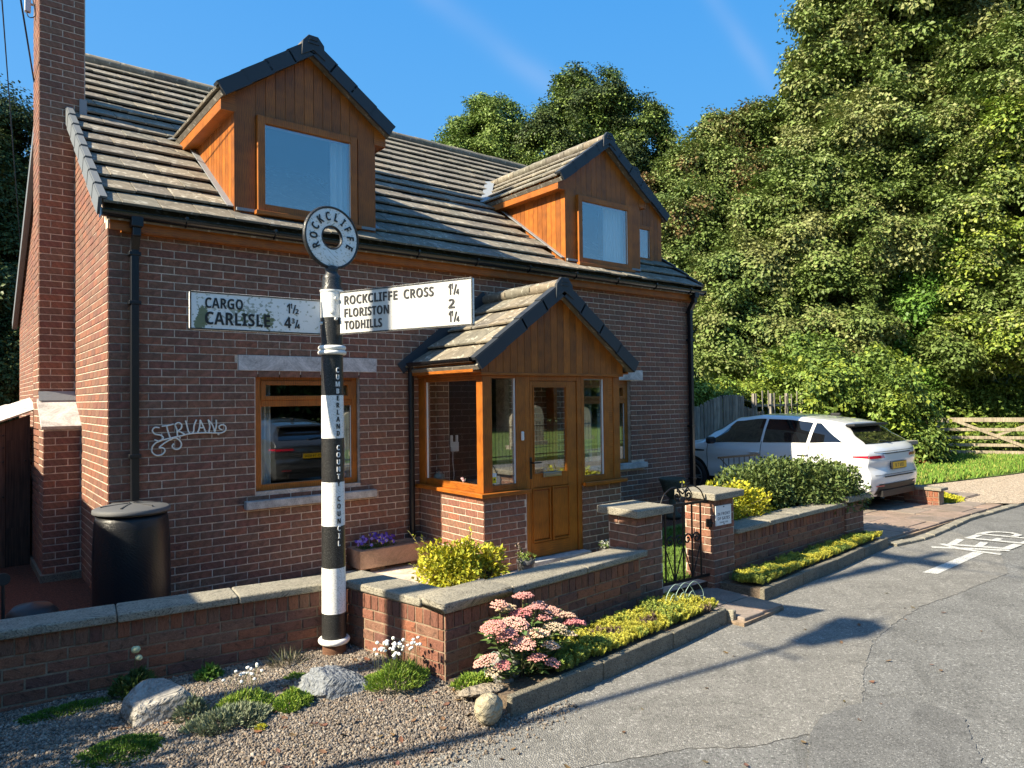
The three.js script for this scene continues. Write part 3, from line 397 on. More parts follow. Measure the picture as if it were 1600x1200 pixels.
// dormers
const DZ = -.1;
function vboards(parent, x0, x1, y0, topFn, z, w = .1, mats = M.woodB, dep = .02, axis = 'x') { // vertical boards with a groove between, each its own piece
  const n = Math.round((x1 - x0) / w), ww = (x1 - x0) / n; for (let i = 0; i < n; i++) { const a = x0 + i * ww + .003, b = x0 + (i + 1) * ww - .003, ya = topFn(a), yb = topFn(b); const lo = typeof y0 === 'function' ? [y0(a), y0(b)] : [y0, y0]; if (Math.max(ya - lo[0], yb - lo[1]) < .03) continue; const s = new THREE.Shape(); s.moveTo(a, lo[0]); s.lineTo(b, lo[1]); s.lineTo(b, yb); if ((a - .0) < apexX && b > apexX) s.lineTo(apexX, topFn(apexX)); s.lineTo(a, ya); let g = new THREE.ExtrudeGeometry(s, { depth: dep, bevelEnabled: true, bevelSize: .002, bevelThickness: .003, bevelSegments: 1 }); g = uvm(g, 1, rnd(), rnd()); if (axis === 'z') g.rotateY(Math.PI / 2); const m = part(parent, 'cladding_board', g, pick(mats)); if (axis === 'x') m.position.z = z; else m.position.x = z; }
}
let apexX = 0;
const DS = .737; // slope of the dormer and porch roofs
function gableRoof(parent, { ap, top, half, zf, zb, rows, vergeMat = M.verge, name = 'dormer_roof', cut }) {
  const a = Math.atan(DS), L = half / Math.cos(a); const r = part(parent, name, uvm(merge([-1, 1].map(s => { const g = beam(V(ap + s * half * .0, top - .05, (zf + zb) / 2), V(ap + s * half, top - .05 - DS * half, (zf + zb) / 2), zf - zb, .05); return g; }))), M.tiles[1]);
  const gg = L / rows;
  for (const s of [-1, 1]) {
    tileSlope({ o: V(ap, top, s > 0 ? zf - .05 : zb), along: V(0, 0, -s), down: V(s * Math.cos(a), -Math.sin(a), 0), n: V(s * Math.sin(a), Math.cos(a), 0), cols: Math.ceil((zf - zb) / TW) + 1, rows, x0: 0, gauge: gg, parent: r, skip: { clip: [0, zf - zb - .06], f: p => cut && p.y < cut(p.z) - .12 } });
    for (let i = 0; i < rows; i++) { const d = (i + .5) * gg, g = uvm(merge([box(gg + .02, .135, .03, 0, -.015, 0), box(gg + .03, .03, .11, 0, .05, -.045)])); const m = part(r, 'verge_unit', g, vergeMat); m.position.set(ap + s * Math.cos(a) * d, top - Math.sin(a) * d, zf + .005); m.rotation.z = -s * (a - .028); }
  }
  const nr = Math.max(2, Math.round((zf - zb) / .43)); for (let i = 0; i < nr; i++) { const h = (zf - zb) / nr; const m = part(r, 'ridge_tile', uvm(new THREE.CylinderGeometry(.115, .115, h + .015, 8, 1).rotateX(Math.PI / 2).rotateZ(Math.PI / 8).scale(1, .7, 1)), pick(M.tiles)); m.position.set(ap, top + .01 + (i % 2) * .005, zf - (i + .5) * h); }
  const cap = new THREE.Shape(); cap.moveTo(-.13, -.12); cap.lineTo(-.115, .03); cap.lineTo(-.05, .105); cap.lineTo(.05, .105); cap.lineTo(.115, .03); cap.lineTo(.13, -.12); cap.lineTo(0, -.04);
  part(r, 'ridge_cap', merge([new THREE.ExtrudeGeometry(cap, { depth: .03, bevelEnabled: true, bevelSize: .006, bevelThickness: .006, bevelSegments: 2 }).translate(ap, top - .01, zf - .005), box(.09, .012, .02, ap, top + .055, zf + .03), box(.12, .012, .02, ap, top + .015, zf + .03)]), vergeMat);
  return r;
}
dormers.forEach((d, i) => {
  const half = .95, eaveW = 4.83; apexX = d.ap; const topLine = x => d.top - .09 - DS * Math.abs(x - d.ap);
  const body = [[d.x0, 3.4], [d.x1, 3.4], [d.x1, topLine(d.x1)], [d.ap, topLine(d.ap)], [d.x0, topLine(d.x0)]];
  const wx0 = d.ap - .575, wx1 = d.ap + .545, wy0 = i ? 3.79 : 3.82, wy1 = i ? 4.77 : 4.82;
  const s = new THREE.Shape(body.map(p => new THREE.Vector2(...p))); const hole = new THREE.Path(); hole.moveTo(wx0 + .02, wy0 + .02); hole.lineTo(wx0 + .02, wy1 - .02); hole.lineTo(wx1 - .02, wy1 - .02); hole.lineTo(wx1 - .02, wy0 + .02); s.holes.push(hole);
  const dm = part(house, 'dormer', uvm(merge([new THREE.ExtrudeGeometry(s, { depth: .06, bevelEnabled: false }).translate(0, 0, DZ - .06), bb(d.x0, d.x0 + .05, 3.4, eaveW + .1, -2.6, DZ - .06), bb(d.x1 - .05, d.x1, 3.4, eaveW + .1, -2.6, DZ - .06), bb(d.x0 + .05, d.x1 - .05, 3.45, 3.5, -2.6, DZ - .06), bb(d.x0 + .05, d.x1 - .05, 4.86, 4.9, -2.6, DZ - .06), bb(d.x0 + .05, d.x1 - .05, 3.5, 4.86, -1.7, -1.65)])), M.wood, i ? 'oak clad dormer nearer the wood' : 'oak clad dormer nearer the chimney');
  vboards(dm, d.x0 + .2, d.x1 - .2, wy1 + .005, topLine, DZ, .104);
  for (const [a, b] of [[d.x0, d.x0 + .2], [d.x1 - .2, d.x1]]) { const sh = [[a, 3.45], [b, 3.45], [b, topLine(b)], [a, topLine(a)]]; part(dm, 'corner_panel', uvm(wallPoly(sh, DZ - .002, DZ + .022)), M.woodB[i]); }
  // cheek boards (left one is seen)
  { const n = 16; for (const [x, sgn] of [[d.x0, -1], [d.x1, 1]]) for (let k = 0; k < n; k++) { const za = DZ + .02 - k * .1, zb2 = za - .094, yl = roofY(za) - .04; if (yl > 4.86) break; const m = part(dm, 'cladding_board', uvm(wallPoly([[-za, roofY(za) - .05], [-zb2, roofY(zb2) - .05], [-zb2, 4.9], [-za, 4.9]], 0, .016).rotateY(Math.PI / 2).scale(1, 1, 1), 1, rnd(), rnd()), pick(M.woodB)); m.position.x = sgn < 0 ? x - .016 : x; } }
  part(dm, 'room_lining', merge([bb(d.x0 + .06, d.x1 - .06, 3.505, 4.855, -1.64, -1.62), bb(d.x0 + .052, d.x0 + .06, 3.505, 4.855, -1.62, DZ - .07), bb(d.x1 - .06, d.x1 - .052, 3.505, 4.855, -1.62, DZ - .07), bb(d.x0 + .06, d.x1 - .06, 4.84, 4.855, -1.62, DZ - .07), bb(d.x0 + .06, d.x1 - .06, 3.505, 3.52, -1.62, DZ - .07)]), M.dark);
  const rf = gableRoof(house, { ap: d.ap, top: d.top, half, zf: .03, zb: -2.95, rows: 4, cut: roofY });
  for (const sg of [-1, 1]) { const xe = d.ap + sg * (half - .02), xw = sg < 0 ? d.x0 : d.x1, lo = Math.min(xe, xw), hi = Math.max(xe, xw); part(rf, 'fascia', uvm(merge([rb(Math.min(xe, xe - sg * .02), Math.max(xe, xe - sg * .02), 4.80, 4.975, -1.85, DZ + .03, .003), bb(lo + .001, hi, 4.805, 4.825, -1.8, DZ + .028), bb(lo + .001, hi, 4.825, 5.02, DZ + .0, DZ + .026)])), M.woodH); }
  const w = windowAt({ x0: wx0, x1: wx1, y0: wy0, y1: wy1, z: DZ + .075, fr: .078, depth: .12, parent: house });
  part(w, 'sill', uvm(rb(wx0 - .03, wx1 + .03, wy0 - .045, wy0, DZ + .0, DZ + .115, .006)), M.woodH);
  const cx = i ? [wx1 - .45, wx1 - .02] : [wx1 - .26, wx1 - .02]; curtain(w, cx[0], cx[1], wy0 + .02, wy1 - .02, DZ - .09, .02, i ? 14 : 7);
  part(dm, 'flashing', uvm(merge([beam(V(d.x0 - .03, roofY(-.1) + .055, -.1), V(d.x0 - .03, roofY(-1.75) + .055, -1.75), .1, .012), beam(V(d.x1 + .03, roofY(-.1) + .055, -.1), V(d.x1 + .03, roofY(-1.75) + .055, -1.75), .1, .012), bb(d.x0 - .0, d.x1, 3.80, 3.83, DZ, DZ + .05)])), M.lead);
  for (const sg of [-1, 1]) part(rf, 'valley', uvm(beam(V(d.ap + sg * (half + .03), roofY(-1.72) + .06, -1.72), V(d.ap + sg * .06, roofY(-2.82) + .06, -2.82), .16, .012)), M.lead);
});
{ // third small gabled dormer set back near the right verge
  const ap = 7.62, top = 5.55, half = .84; apexX = ap; const tl = x => top - .08 - DS * Math.abs(x - ap);
  const dm = part(house, 'dormer', uvm(merge([wallPoly([[6.9, 3.9], [8.36, 3.9], [8.36, tl(8.36)], [ap, tl(ap)], [6.9, tl(6.9)]], -.7, -.64), bb(8.3, 8.36, 3.9, tl(8.36), -2.2, -.7)])), M.wood, 'smaller dormer set back at the right end of the roof');
  vboards(dm, 7.2, 8.36, 4.0, tl, -.64, .1); windowAt({ x0: 7.5, x1: 8.08, y0: 4.12, y1: 4.72, z: -.58, fr: .06, parent: house });
  gableRoof(house, { ap, top, half, zf: -.56, zb: -2.7, rows: 4, cut: roofY });
}
// porch
const PX0 = 3.117, PX1 = 5.2, PZ = 1.285;
const porch = part(house, 'porch', uvm(merge([bb(PX0, PX0 + .1, -.1, .82, .001, PZ), bb(PX0 + .1, 3.70, -.1, .82, PZ - .1, PZ), ])), M.mortar);
part(porch, 'wall_pier', uvm(merge([bb(4.55, PX1 - .1, -.1, .82, PZ - .1, PZ), bb(PX1 - .1, PX1, -.1, .82, .001, PZ)])), M.mortar);
for (const [o, u, n, len] of [[V(PX0, 0, PZ), V(0, 0, -1), V(-1, 0, 0), PZ], [V(PX0, 0, PZ), V(1, 0, 0), V(0, 0, 1), .583], [V(4.55, 0, PZ), V(1, 0, 0), V(0, 0, 1), PX1 - 4.55]]) layBricks(HB, { o, u, n, len, y0: .0, courses: 11, parent: porch, off: n.x < 0 ? 1 : 0 });
buildBricks(HB, frontWall, brickMats);
part(porch, 'floor', uvm(bb(PX0 + .1, PX1 - .1, -.1, .1, .002, PZ - .1)), M.flag[0]);
part(house, 'doorstep', uvm(roughen(rb(3.68, 4.57, -.1, .085, PZ - .1, PZ + .12, .01, 3), .004, 9)), M.sillStone);
part(porch, 'window_board', uvm(merge([rb(PX0 - .06, 3.72, .82, .862, PZ - .14, PZ + .06, .006), rb(PX0 - .06, PX0 + .14, .8205, .8615, .001, PZ - .14, .006), rb(4.553, PX1 + .06, .82, .862, PZ - .14, PZ + .06, .006), rb(PX1 - .14, PX1 + .06, .8205, .8615, .001, PZ - .14, .006)])), M.woodH);
{
  const y0 = .862, y1 = 2.10, P = .07;
  const post = (x0, x1, z0, z1) => uvm(rb(x0, x1, y0, y1, z0, z1, .006), 1, rnd(), 0);
  part(porch, 'frame', merge([post(PX0, PX0 + .125, PZ - .11, PZ), post(3.57, 3.70, PZ - .07, PZ - .004), post(PX0, PX0 + .07, .002, .15), post(4.55, 4.60, PZ - .07, PZ - .004), post(PX1 - .27, PX1 - .19, PZ - .07, PZ - .004), post(PX1 - .11, PX1, PZ - .11, PZ), post(PX1 - .07, PX1, .002, .15)]), M.wood);
  part(porch, 'frame_rail', uvm(merge([rb(PX0 + .01, PX0 + .07, y0, y0 + .075, .15, PZ - .11, .005), rb(PX0 + .01, PX0 + .07, y1 - .05, y1, .15, PZ - .11, .005), rb(PX0 + .125, 3.57, y0, y0 + .07, PZ - .07, PZ - .006, .005), rb(PX0 + .125, 3.57, y1 - .03, y1, PZ - .07, PZ - .006, .005), rb(4.60, PX1 - .27, y0, y0 + .07, PZ - .07, PZ - .006, .005), rb(PX1 - .19, PX1 - .11, y0, y1, PZ - .06, PZ - .01, .005), rb(4.60, PX1 - .27, y1 - .03, y1, PZ - .07, PZ - .006, .005), rb(PX1 - .07, PX1 - .01, y0, y0 + .07, .15, PZ - .11, .005)])), M.woodH);
  const pane = (a, b, c, d, z) => part(porch, 'pane', bb(a, b, c, d, z - .003, z + .003), M.glass);
  pane(PX0 + .125, 3.57, y0 + .07, y1 - .03, PZ - .04); pane(4.6, PX1 - .27, y0 + .07, y1 - .03, PZ - .04);
  part(porch, 'pane', bb(PX0 + .035, PX0 + .041, y0 + .075, y1 - .05, .15, PZ - .11), M.clearGlass);
  part(porch, 'pane', bb(PX1 - .041, PX1 - .035, y0 + .07, y1, .15, PZ - .11), M.clearGlass);
  part(porch, 'glazing_bead', merge([bb(3.558, 3.57, y0 + .07, y1 - .03, PZ - .036, PZ - .02), bb(PX1 - .282, PX1 - .27, y0 + .07, y1 - .03, PZ - .036, PZ - .02), bb(PX0 + .02, PX0 + .034, y0 + .075, y1 - .05, .15, .165)]), M.white);
  // head beam, gable and roof
  part(porch, 'head_beam', uvm(merge([rb(PX0 - .03, PX1 + .04, y1, y1 + .03, PZ - .1, PZ + .03, .004), rb(PX0 - .02, PX0 + .06, y1 + .0, y1 + .15, .002, PZ - .06, .004), rb(PX1 - .06, PX1 + .02, y1, y1 + .15, .002, PZ - .06, .004)])), M.woodH);
  part(porch, 'ceiling', uvm(bb(PX0 + .06, PX1 - .06, y1 + .06, y1 + .08, .003, PZ - .06)), M.white);
  const ap = 4.165, top = 3.10, half = 1.19; apexX = ap; const tl = x => top - .075 - DS * .985 * Math.abs(x - ap);
  vboards(porch, PX0 - .03, PX1 + .04, y1 + .03, tl, PZ + .0, .1);
  part(porch, 'gable_backing', uvm(wallPoly([[PX0 + .0, y1 + .03], [PX1, y1 + .03], [ap, tl(ap)]], PZ - .05, PZ - .002)), M.wood);
  const pr = gableRoof(house, { ap, top, half, zf: PZ + .13, zb: .02, rows: 4, name: 'porch_roof' });
  for (const sg of [-1, 1]) { const xe = ap + sg * 1.17; part(pr, 'fascia', uvm(merge([rb(xe - .012, xe + .012, 2.13, 2.235, .08, PZ + .02, .003), bb(Math.min(xe, ap + sg * 1.02), Math.max(xe, ap + sg * 1.02), 2.13, 2.145, .05, PZ + .018)])), M.woodH); part(pr, 'gutter', merge([gutterGeo(PZ - .02, .045).translate(xe + sg * .055, 2.275, .1), bb(xe + sg * .055 - .045, xe + sg * .055 + .045, 2.235, 2.28, PZ + .07, PZ + .08)]), M.gutter); }
  part(house, 'lead_flashing', uvm(merge([-1, 1].map(s => beam(V(ap + s * .05, top + .06, .012), V(ap + s * (half + .1), top - DS * (half + .1) + .06, .012), .02, .13)))), M.verge);
  part(house, 'downpipe', merge([cyl(.034, .034, 2.2, 2.985, 0, .06), bar(V(2.985, 2.18, .06), V(2.94, 2.27, .14), .034)]), M.pipe);
}
{ // front door
  const x0 = 3.70, x1 = 4.55, y0 = .085, y1 = 2.10, z = PZ - .012;
  const door = part(house, 'front_door', uvm(merge([rb(x0, x0 + .065, y0, y1, z - .06, z + .006, .005), rb(x1 - .065, x1, y0, y1, z - .06, z + .006, .005), rb(x0 + .065, x1 - .065, y1 - .055, y1, z - .06, z + .005, .005)])), M.wood);
  const a = x0 + .075, b = x1 - .075, gl = [3.82, 4.335, 1.0, 1.985];
  part(door, 'leaf', uvm(merge([rb(a, gl[0], y0 + .01, y1 - .06, z - .05, z - .004, .004), rb(gl[1], b, y0 + .01, y1 - .06, z - .05, z - .004, .004), rb(gl[0], gl[1], gl[3], y1 - .06, z - .05, z - .005, .004), rb(gl[0], gl[1], .86, gl[2], z - .05, z - .005, .004), bb(gl[0], gl[1], y0 + .01, .86, z - .05, z - .018)])), M.wood);
  for (const [c, d] of [[gl[0] - .02, 4.06], [4.09, gl[1] + .02]]) { part(door, 'panel', uvm(merge([rb(c + .02, d - .02, y0 + .2, .83, z - .03, z - .003, .012, 3)]), 1, rnd(), 0), M.woodB[1]); part(door, 'moulding', uvm(merge([bb(c, c + .016, y0 + .17, .85, z - .02, z + .006), bb(d - .016, d, y0 + .17, .85, z - .02, z + .006), bb(c + .016, d - .016, y0 + .17, y0 + .186, z - .02, z + .005), bb(c + .016, d - .016, .834, .85, z - .02, z + .005)])), M.wood); }
  part(door, 'rail', uvm(bb(gl[0] - .01, gl[1] + .01, y0 + .01, y0 + .16, z - .02, z - .003)), M.woodH);
  part(door, 'pane', bb(gl[0] - .004, gl[1] + .004, gl[2] - .004, gl[3] + .004, z - .03, z - .024), M.glass);
  part(door, 'glazing_bead', uvm(merge([bb(gl[0], gl[0] + .014, gl[2], gl[3], z - .024, z + .002), bb(gl[1] - .014, gl[1], gl[2], gl[3], z - .024, z + .002), bb(gl[0] + .014, gl[1] - .014, gl[2], gl[2] + .014, z - .024, z + .001), bb(gl[0] + .014, gl[1] - .014, gl[3] - .014, gl[3], z - .024, z + .001)])), M.wood);
  const br = std({ color: C(.06, .05, .04), metalness: .8, roughness: .35 });
  part(door, 'letterbox', merge([rb(3.95, 4.225, .965, 1.022, z - .004, z + .016, .008), rb(3.975, 4.2, .975, 1.0, z + .016, z + .022, .003)]), std({ color: C(.35, .3, .24), metalness: .7, roughness: .35 }));
  part(door, 'handle', merge([rb(3.755, 3.79, .96, 1.2, z - .004, z + .012, .008), bar(V(3.772, 1.14, z + .01), V(3.772, 1.14, z + .05), .009), bar(V(3.772, 1.14, z + .05), V(3.885, 1.14, z + .05), .009)]), br);
  part(house, 'doorbell', merge([rb(3.633, 3.667, 1.39, 1.49, PZ - .008, PZ + .02, .012, 3), cyl(.01, .01, .006, 0, 0, 0).rotateX(Math.PI / 2).translate(3.65, 1.42, PZ + .018)]), M.white, 'small white doorbell');
}
{ // roof tiles: the nearest 300 one by one, the others joined
  tilesList.sort((a, b) => a.d - b.d);
  tilesList.slice(0, 300).forEach(t => { const m = part(t.parent, 'roof_tile', pick(tileGeo), pick(M.tiles)); m.position.copy(t.p); m.quaternion.copy(t.q); m.scale.copy(t.s); });
  const rest = tilesList.slice(300); if (rest.length) instanced('roof_tile', tileGeo[0], std({ map: M.tiles[0].map, bumpMap: M.tiles[0].bumpMap, bumpScale: .002, roughness: .9 }), rest.map(t => ({ p: t.p, q: t.q, s: t.s, c: (k => C(k, k * rr(.97, 1), k * rr(.92, .99)))(rr(.8, 1.15)) })), roof);
}
// things seen inside the porch and on its sill
{
  const t = thing('wall_telephone', 'small white intercom box with a trailing cord on the brick wall inside the porch', 'intercom', [3.6, 1.28, .045]);
  part(t, 'body', merge([rb(-.05, .05, -.07, .05, -.03, .02, .012), rb(-.06, -.03, -.01, .13, -.02, .01, .006), rb(.02, .045, -.01, .13, -.02, .01, .006)]), M.white); part(t, 'cord', tube([V(-.03, -.07, .0), V(-.035, -.2, .005), V(-.02, -.35, .004), V(-.03, -.41, .006)], .004, 14, 5), M.white);
  const k = thing('kettle_ornament', 'small grey green pot on the window board inside the porch', 'pot', [3.3, .86, .15]);
  part(k, 'body', lathe([[0, 0], [.06, .0], [.065, .06], [.06, .1], [.03, .12], [.012, .125], [.012, .14], [0, .145]]), std({ color: C(.2, .23, .21), roughness: .5 })); part(k, 'handle', new THREE.TorusGeometry(.055, .004, 6, 16, Math.PI).translate(0, .11, 0), M.black);
  const f = thing('orchid', 'pale pink potted flowers on the porch window board', 'flowers', [3.22, .865, .78]);
  part(f, 'stem', merge([tube([V(0, 0, 0), V(.01, .06, .01), V(0, .11, .03)], .004, 8, 5), tube([V(0, 0, 0), V(-.01, .05, .02), V(-.01, .1, -.03)], .004, 8, 5)]), std({ color: C(.5, .52, .45) })); part(f, 'flower_head', merge([0, 1, 2, 3, 4, 5].map(i => new THREE.IcosahedronGeometry(.014, 0).translate(rr(-.02, .02), .1 + rr(-.02, .02), rr(-.05, .05)))), std({ color: C(.8, .45, .5) }));
  const st = single('warning_sticker', bb(PX0 + .14, PX0 + .2, .95, 1.06, PZ - .034, PZ - .0325), std({ map: (() => { const c = document.createElement('canvas'); c.width = 64; c.height = 128; const x = c.getContext('2d'); x.fillStyle = '#e8e8e0'; x.fillRect(0, 0, 64, 128); x.fillStyle = '#e8d024'; x.fillRect(4, 48, 56, 76); x.fillStyle = '#333'; x.beginPath(); x.moveTo(32, 58); x.lineTo(48, 88); x.lineTo(16, 88); x.fill(); const t = new THREE.CanvasTexture(c); t.colorSpace = THREE.SRGBColorSpace; return t; })() }), 'small white and yellow sticker low on the porch side window', 'sticker');
}
// wrought house name
{
  const t = thing('house_name_sign', 'cream scrolled metal house name spelling STRUAN on the brick wall', 'house sign', [.235, 1.4, .03]);
  const m = std({ color: C(.86, .84, .76), roughness: .5 }), k = (x, y) => V((x - 160) / 1150 * .665, (720 - y) / 540 * .325 - .035, 0), s = (pts, n = 40) => tube(pts.map(p => k(...p)), .0075, n, 6);
  part(t, 'letter', s([[270, 300], [200, 295], [165, 340], [200, 395], [290, 420], [325, 460], [270, 505], [195, 485]]), m);
  part(t, 'letter', merge([s([[305, 280], [400, 270], [480, 250]], 10), s([[375, 275], [395, 360], [430, 470]], 12)]), m);
  part(t, 'letter', merge([s([[500, 265], [530, 340], [540, 450]], 12), s([[495, 260], [555, 230], [605, 270], [585, 335], [530, 360]], 20), s([[535, 360], [600, 385], [660, 425]], 12)]), m);
  part(t, 'letter', s([[665, 200], [690, 300], [715, 390], [750, 410], [785, 385], [795, 290], [835, 190]], 24), m);
  part(t, 'letter', merge([s([[850, 405], [880, 320], [893, 195]], 10), s([[893, 195], [940, 300], [980, 400]], 10), s([[878, 320], [940, 325]], 6)]), m);
  part(t, 'letter', merge([s([[1030, 400], [1045, 300], [1018, 195]], 10), s([[1018, 195], [1090, 290], [1125, 400]], 10), s([[1125, 405], [1150, 300], [1152, 200]], 10)]), m);
  part(t, 'scroll', merge([s([[270, 500], [400, 475], [560, 445], [740, 412], [950, 405], [1130, 415], [1240, 415], [1300, 380], [1300, 310], [1240, 285], [1195, 315], [1210, 355], [1250, 365]], 90), s([[430, 490], [340, 545], [265, 610], [330, 620], [350, 670], [300, 720], [220, 725], [160, 670], [165, 590], [220, 530], [300, 500]], 80), s([[420, 500], [500, 470], [570, 510], [600, 580], [565, 640], [500, 645], [460, 600], [485, 555]], 50)]), m);
  part(t, 'bracket', merge([[580, 470], [1190, 440]].map(p => bar(k(...p).add(V(0, 0, -.028)), k(...p), .008))), m);
}

/* ------------------------------------------------ the fingerpost */
const font = await new FontLoader().loadAsync('fonts/droid/droid_sans_bold.typeface.json');
{
  const post = thing('fingerpost', 'black and white banded cast iron fingerpost with round top and two arms', 'signpost', [.978, 0, 2.335]);
  const white = new THREE.MeshPhysicalMaterial({ map: tex(256, (u, v) => { const k = sstep(wrapN(u, v, 30, 111, 3), .14, .24), g = wrapN(u, v, 6, 113); return [lerp(.86, .5, k) * (1 + .12 * g), lerp(.86, .5, k) * (1 + .12 * g), lerp(.84, .43, k) * (1 + .12 * g)]; }), roughness: .45, clearcoat: .15 });
  const black = new THREE.MeshPhysicalMaterial({ map: tex(256, (u, v) => { const k = sstep(wrapN(u, v, 40, 121, 3), .12, .22); const a = lerp(.016, .12, k * .8); return [a, a, a * .98]; }), roughness: .32, bumpMap: rep(concreteBump, 1), bumpScale: .002 });
  white.map.repeat.set(2, 2); black.map.repeat.set(2, 2);
  const R = y => lerp(.089, .076, y / 2.7);
  const band = (y0, y1, mat) => part(post, 'post_band', new THREE.CylinderGeometry(R(y1), R(y0), y1 - y0, 40, 4).translate(0, (y0 + y1) / 2, 0), mat);
  part(post, 'rusty_foot', new THREE.CylinderGeometry(.083, .086, .17, 32).translate(0, 0, 0), std({ map: tex(128, (u, v) => { const k = 1 + .8 * wrapN(u, v, 20, 131); return [.14 * k, .065 * k, .035 * k]; }), roughness: .9 }), 'bare rusty brown foot of the post');
  part(post, 'base_ring', new THREE.TorusGeometry(.093, .022, 12, 48).rotateX(Math.PI / 2).translate(0, .095, 0), white);
  [[.085, .30, black], [.30, .63, white], [.63, .935, black], [.935, 1.255, white], [1.255, 1.575, black], [1.575, 1.89, white], [1.89, 2.19, black]].forEach(b => band(...b));
  part(post, 'collar_ring', merge([new THREE.TorusGeometry(.088, .017, 10, 40).rotateX(Math.PI / 2).translate(0, 2.205, 0), new THREE.TorusGeometry(.084, .018, 10, 40).rotateX(Math.PI / 2).translate(0, 2.24, 0)]), white);
  band(2.19, 2.465, black);
  part(post, 'arm_socket', merge([cyl(.081, .081, .205, 0, 2.462, 0, 40), cyl(.086, .086, .012, 0, 2.655, 0, 40)]), white);
  for (const [a, y] of [[2.4, 2.60], [2.4, 2.45], [.9, 2.42], [2.0, 2.5]]) part(post, 'bolt', new THREE.CylinderGeometry(.011, .013, .02, 6).rotateX(Math.PI / 2).translate(0, 0, .086).rotateY(a - Math.PI / 2 - .9).translate(0, y, 0), white);
  part(post, 'finial_neck', lathe([[.082, 2.667], [.084, 2.68], [.072, 2.69], [.070, 2.755], [.064, 2.775], [.048, 2.79], [.045, 2.81], [.05, 2.825], [.043, 2.845], [0, 2.86]], 32), black);
  // ring disc facing the camera side
  const ring = new THREE.Group(); const cy = 3.062, ro = .226, ri = .083;
    const face = Math.PI / 2 - THREE.MathUtils.degToRad(82);
  const disc = part(post, 'ring_plate', uvm(lathe([[ri, -.011], [ro, -.011], [ro, .011], [ri, .011], [ri, -.011]], 72).rotateX(Math.PI / 2)), white); disc.position.set(0, cy, 0); disc.rotation.y = face;
  part(disc, 'rim', merge([new THREE.TorusGeometry(ro - .002, .0115, 8, 72).scale(1, 1, 1.7), new THREE.TorusGeometry(ri + .002, .0075, 8, 48).scale(1, 1, 2.2)]), black);
  const ink = std({ color: C(.02, .02, .022), roughness: .5 });
  const txt = (s, size, d = .004) => { const g = new TextGeometry(s, { font, size, depth: d, curveSegments: 5, bevelEnabled: false }); g.computeBoundingBox(); return g; };
  { const L = []; const w = 'ROCKCLIFFE'; for (let i = 0; i < w.length; i++) { const g = txt(w[i], .062); const b = g.boundingBox; g.translate(-(b.min.x + b.max.x) / 2, 0, 0).scale(.80, 1, 1); const a = THREE.MathUtils.degToRad(118 - 236 * (i + (i > 6 ? -.25 : i > 5 ? -.1 : 0)) / (w.length - 1)); g.translate(0, .126, .0135).rotateZ(a); L.push(g); } part(disc, 'lettering', merge(L), ink); }
  // arms with raised letters, moss and flaking paint where the photograph has them
  const armTex = (W, H, fn) => { const d = new Uint8Array(W * H * 4); for (let j = 0; j < H; j++) for (let i = 0; i < W; i++) { const c = fn(i / W, j / H), o = (j * W + i) * 4; for (let q = 0; q < 3; q++) d[o + q] = Math.round(255 * clamp(Math.pow(c[q], 1 / 2.2), 0, 1)); d[o + 3] = 255; } const t = new THREE.DataTexture(d, W, H); t.magFilter = THREE.LinearFilter; t.colorSpace = THREE.SRGBColorSpace; t.needsUpdate = true; return t; };
  const fb = (x, y, s) => fbm(x, y, 4, s);
  const mapL = armTex(1024, 300, (u, v) => { const n = fb(u * 34, v * 10, 1), n2 = fb(u * 9, v * 3, 5), n3 = fb(u * 80, v * 24, 9); let c = [.86, .86, .84]; const blot = (cx, cy, rx, ry) => Math.exp(-(((u - cx) / rx) ** 2 + ((v - cy) / ry) ** 2)); const speck = sstep(n + .35 * n2 + .34 * (blot(.42, .5, .28, .45)), .2, .42); c = c.map((q, i) => lerp(q, [.28, .30, .22][i], speck * .75)); const moss = sstep(blot(.085, .36, .05, .34) * 1.05 + blot(.05, .1, .04, .15) * .6 + blot(.57, .32, .08, .36) * .75 + blot(.38, .4, .06, .42) * .6 + blot(.25, .3, .03, .3) * .35 + n * .6 + n3 * .3, .42, .62); c = c.map((q, i) => lerp(q, [.12, .15, .045][i], moss * .9)); return c; });
  const mapR = armTex(1024, 280, (u, v) => { const n = fb(u * 34, v * 10, 21), n2 = fb(u * 6, v * 2, 25), n3 = fb(u * 90, v * 24, 29); let c = [.60, .59, .56]; const blot = Math.exp(-(((u - .65) / .28) ** 2 + ((v - .32) / .26) ** 2)); const speck = sstep(n3 * .8 + n * .4 + blot * .22, .3, .5); c = c.map((q, i) => lerp(q, [.46, .40, .26][i], speck * .6)); c = c.map((q, i) => q * (1 + .06 * n2)); return c; });
  function arm(len, y0, y1, dir, map, rows, label, root) {
    const h = y1 - y0, s = new THREE.Shape(), r = .014; s.moveTo(0, 0); s.lineTo(len - r, 0); s.quadraticCurveTo(len, 0, len, r); s.lineTo(len, h - r); s.quadraticCurveTo(len, h, len - r, h); s.lineTo(0, h);
    const g = new THREE.Group(); const plate = part(post, 'arm', new THREE.ExtrudeGeometry(s, { depth: .014, bevelEnabled: true, bevelSize: .002, bevelThickness: .002, bevelSegments: 1 }).translate(0, 0, -.007), white, label);
    plate.rotation.y = dir; plate.position.set(Math.cos(dir) * root, y0, -Math.sin(dir) * root);
    const back = Math.cos(dir) < 0 ? -1 : 1; const F = back < 0 ? new THREE.Matrix4().makeRotationY(Math.PI).setPosition(len, 0, 0) : new THREE.Matrix4(); // face turned to the viewer
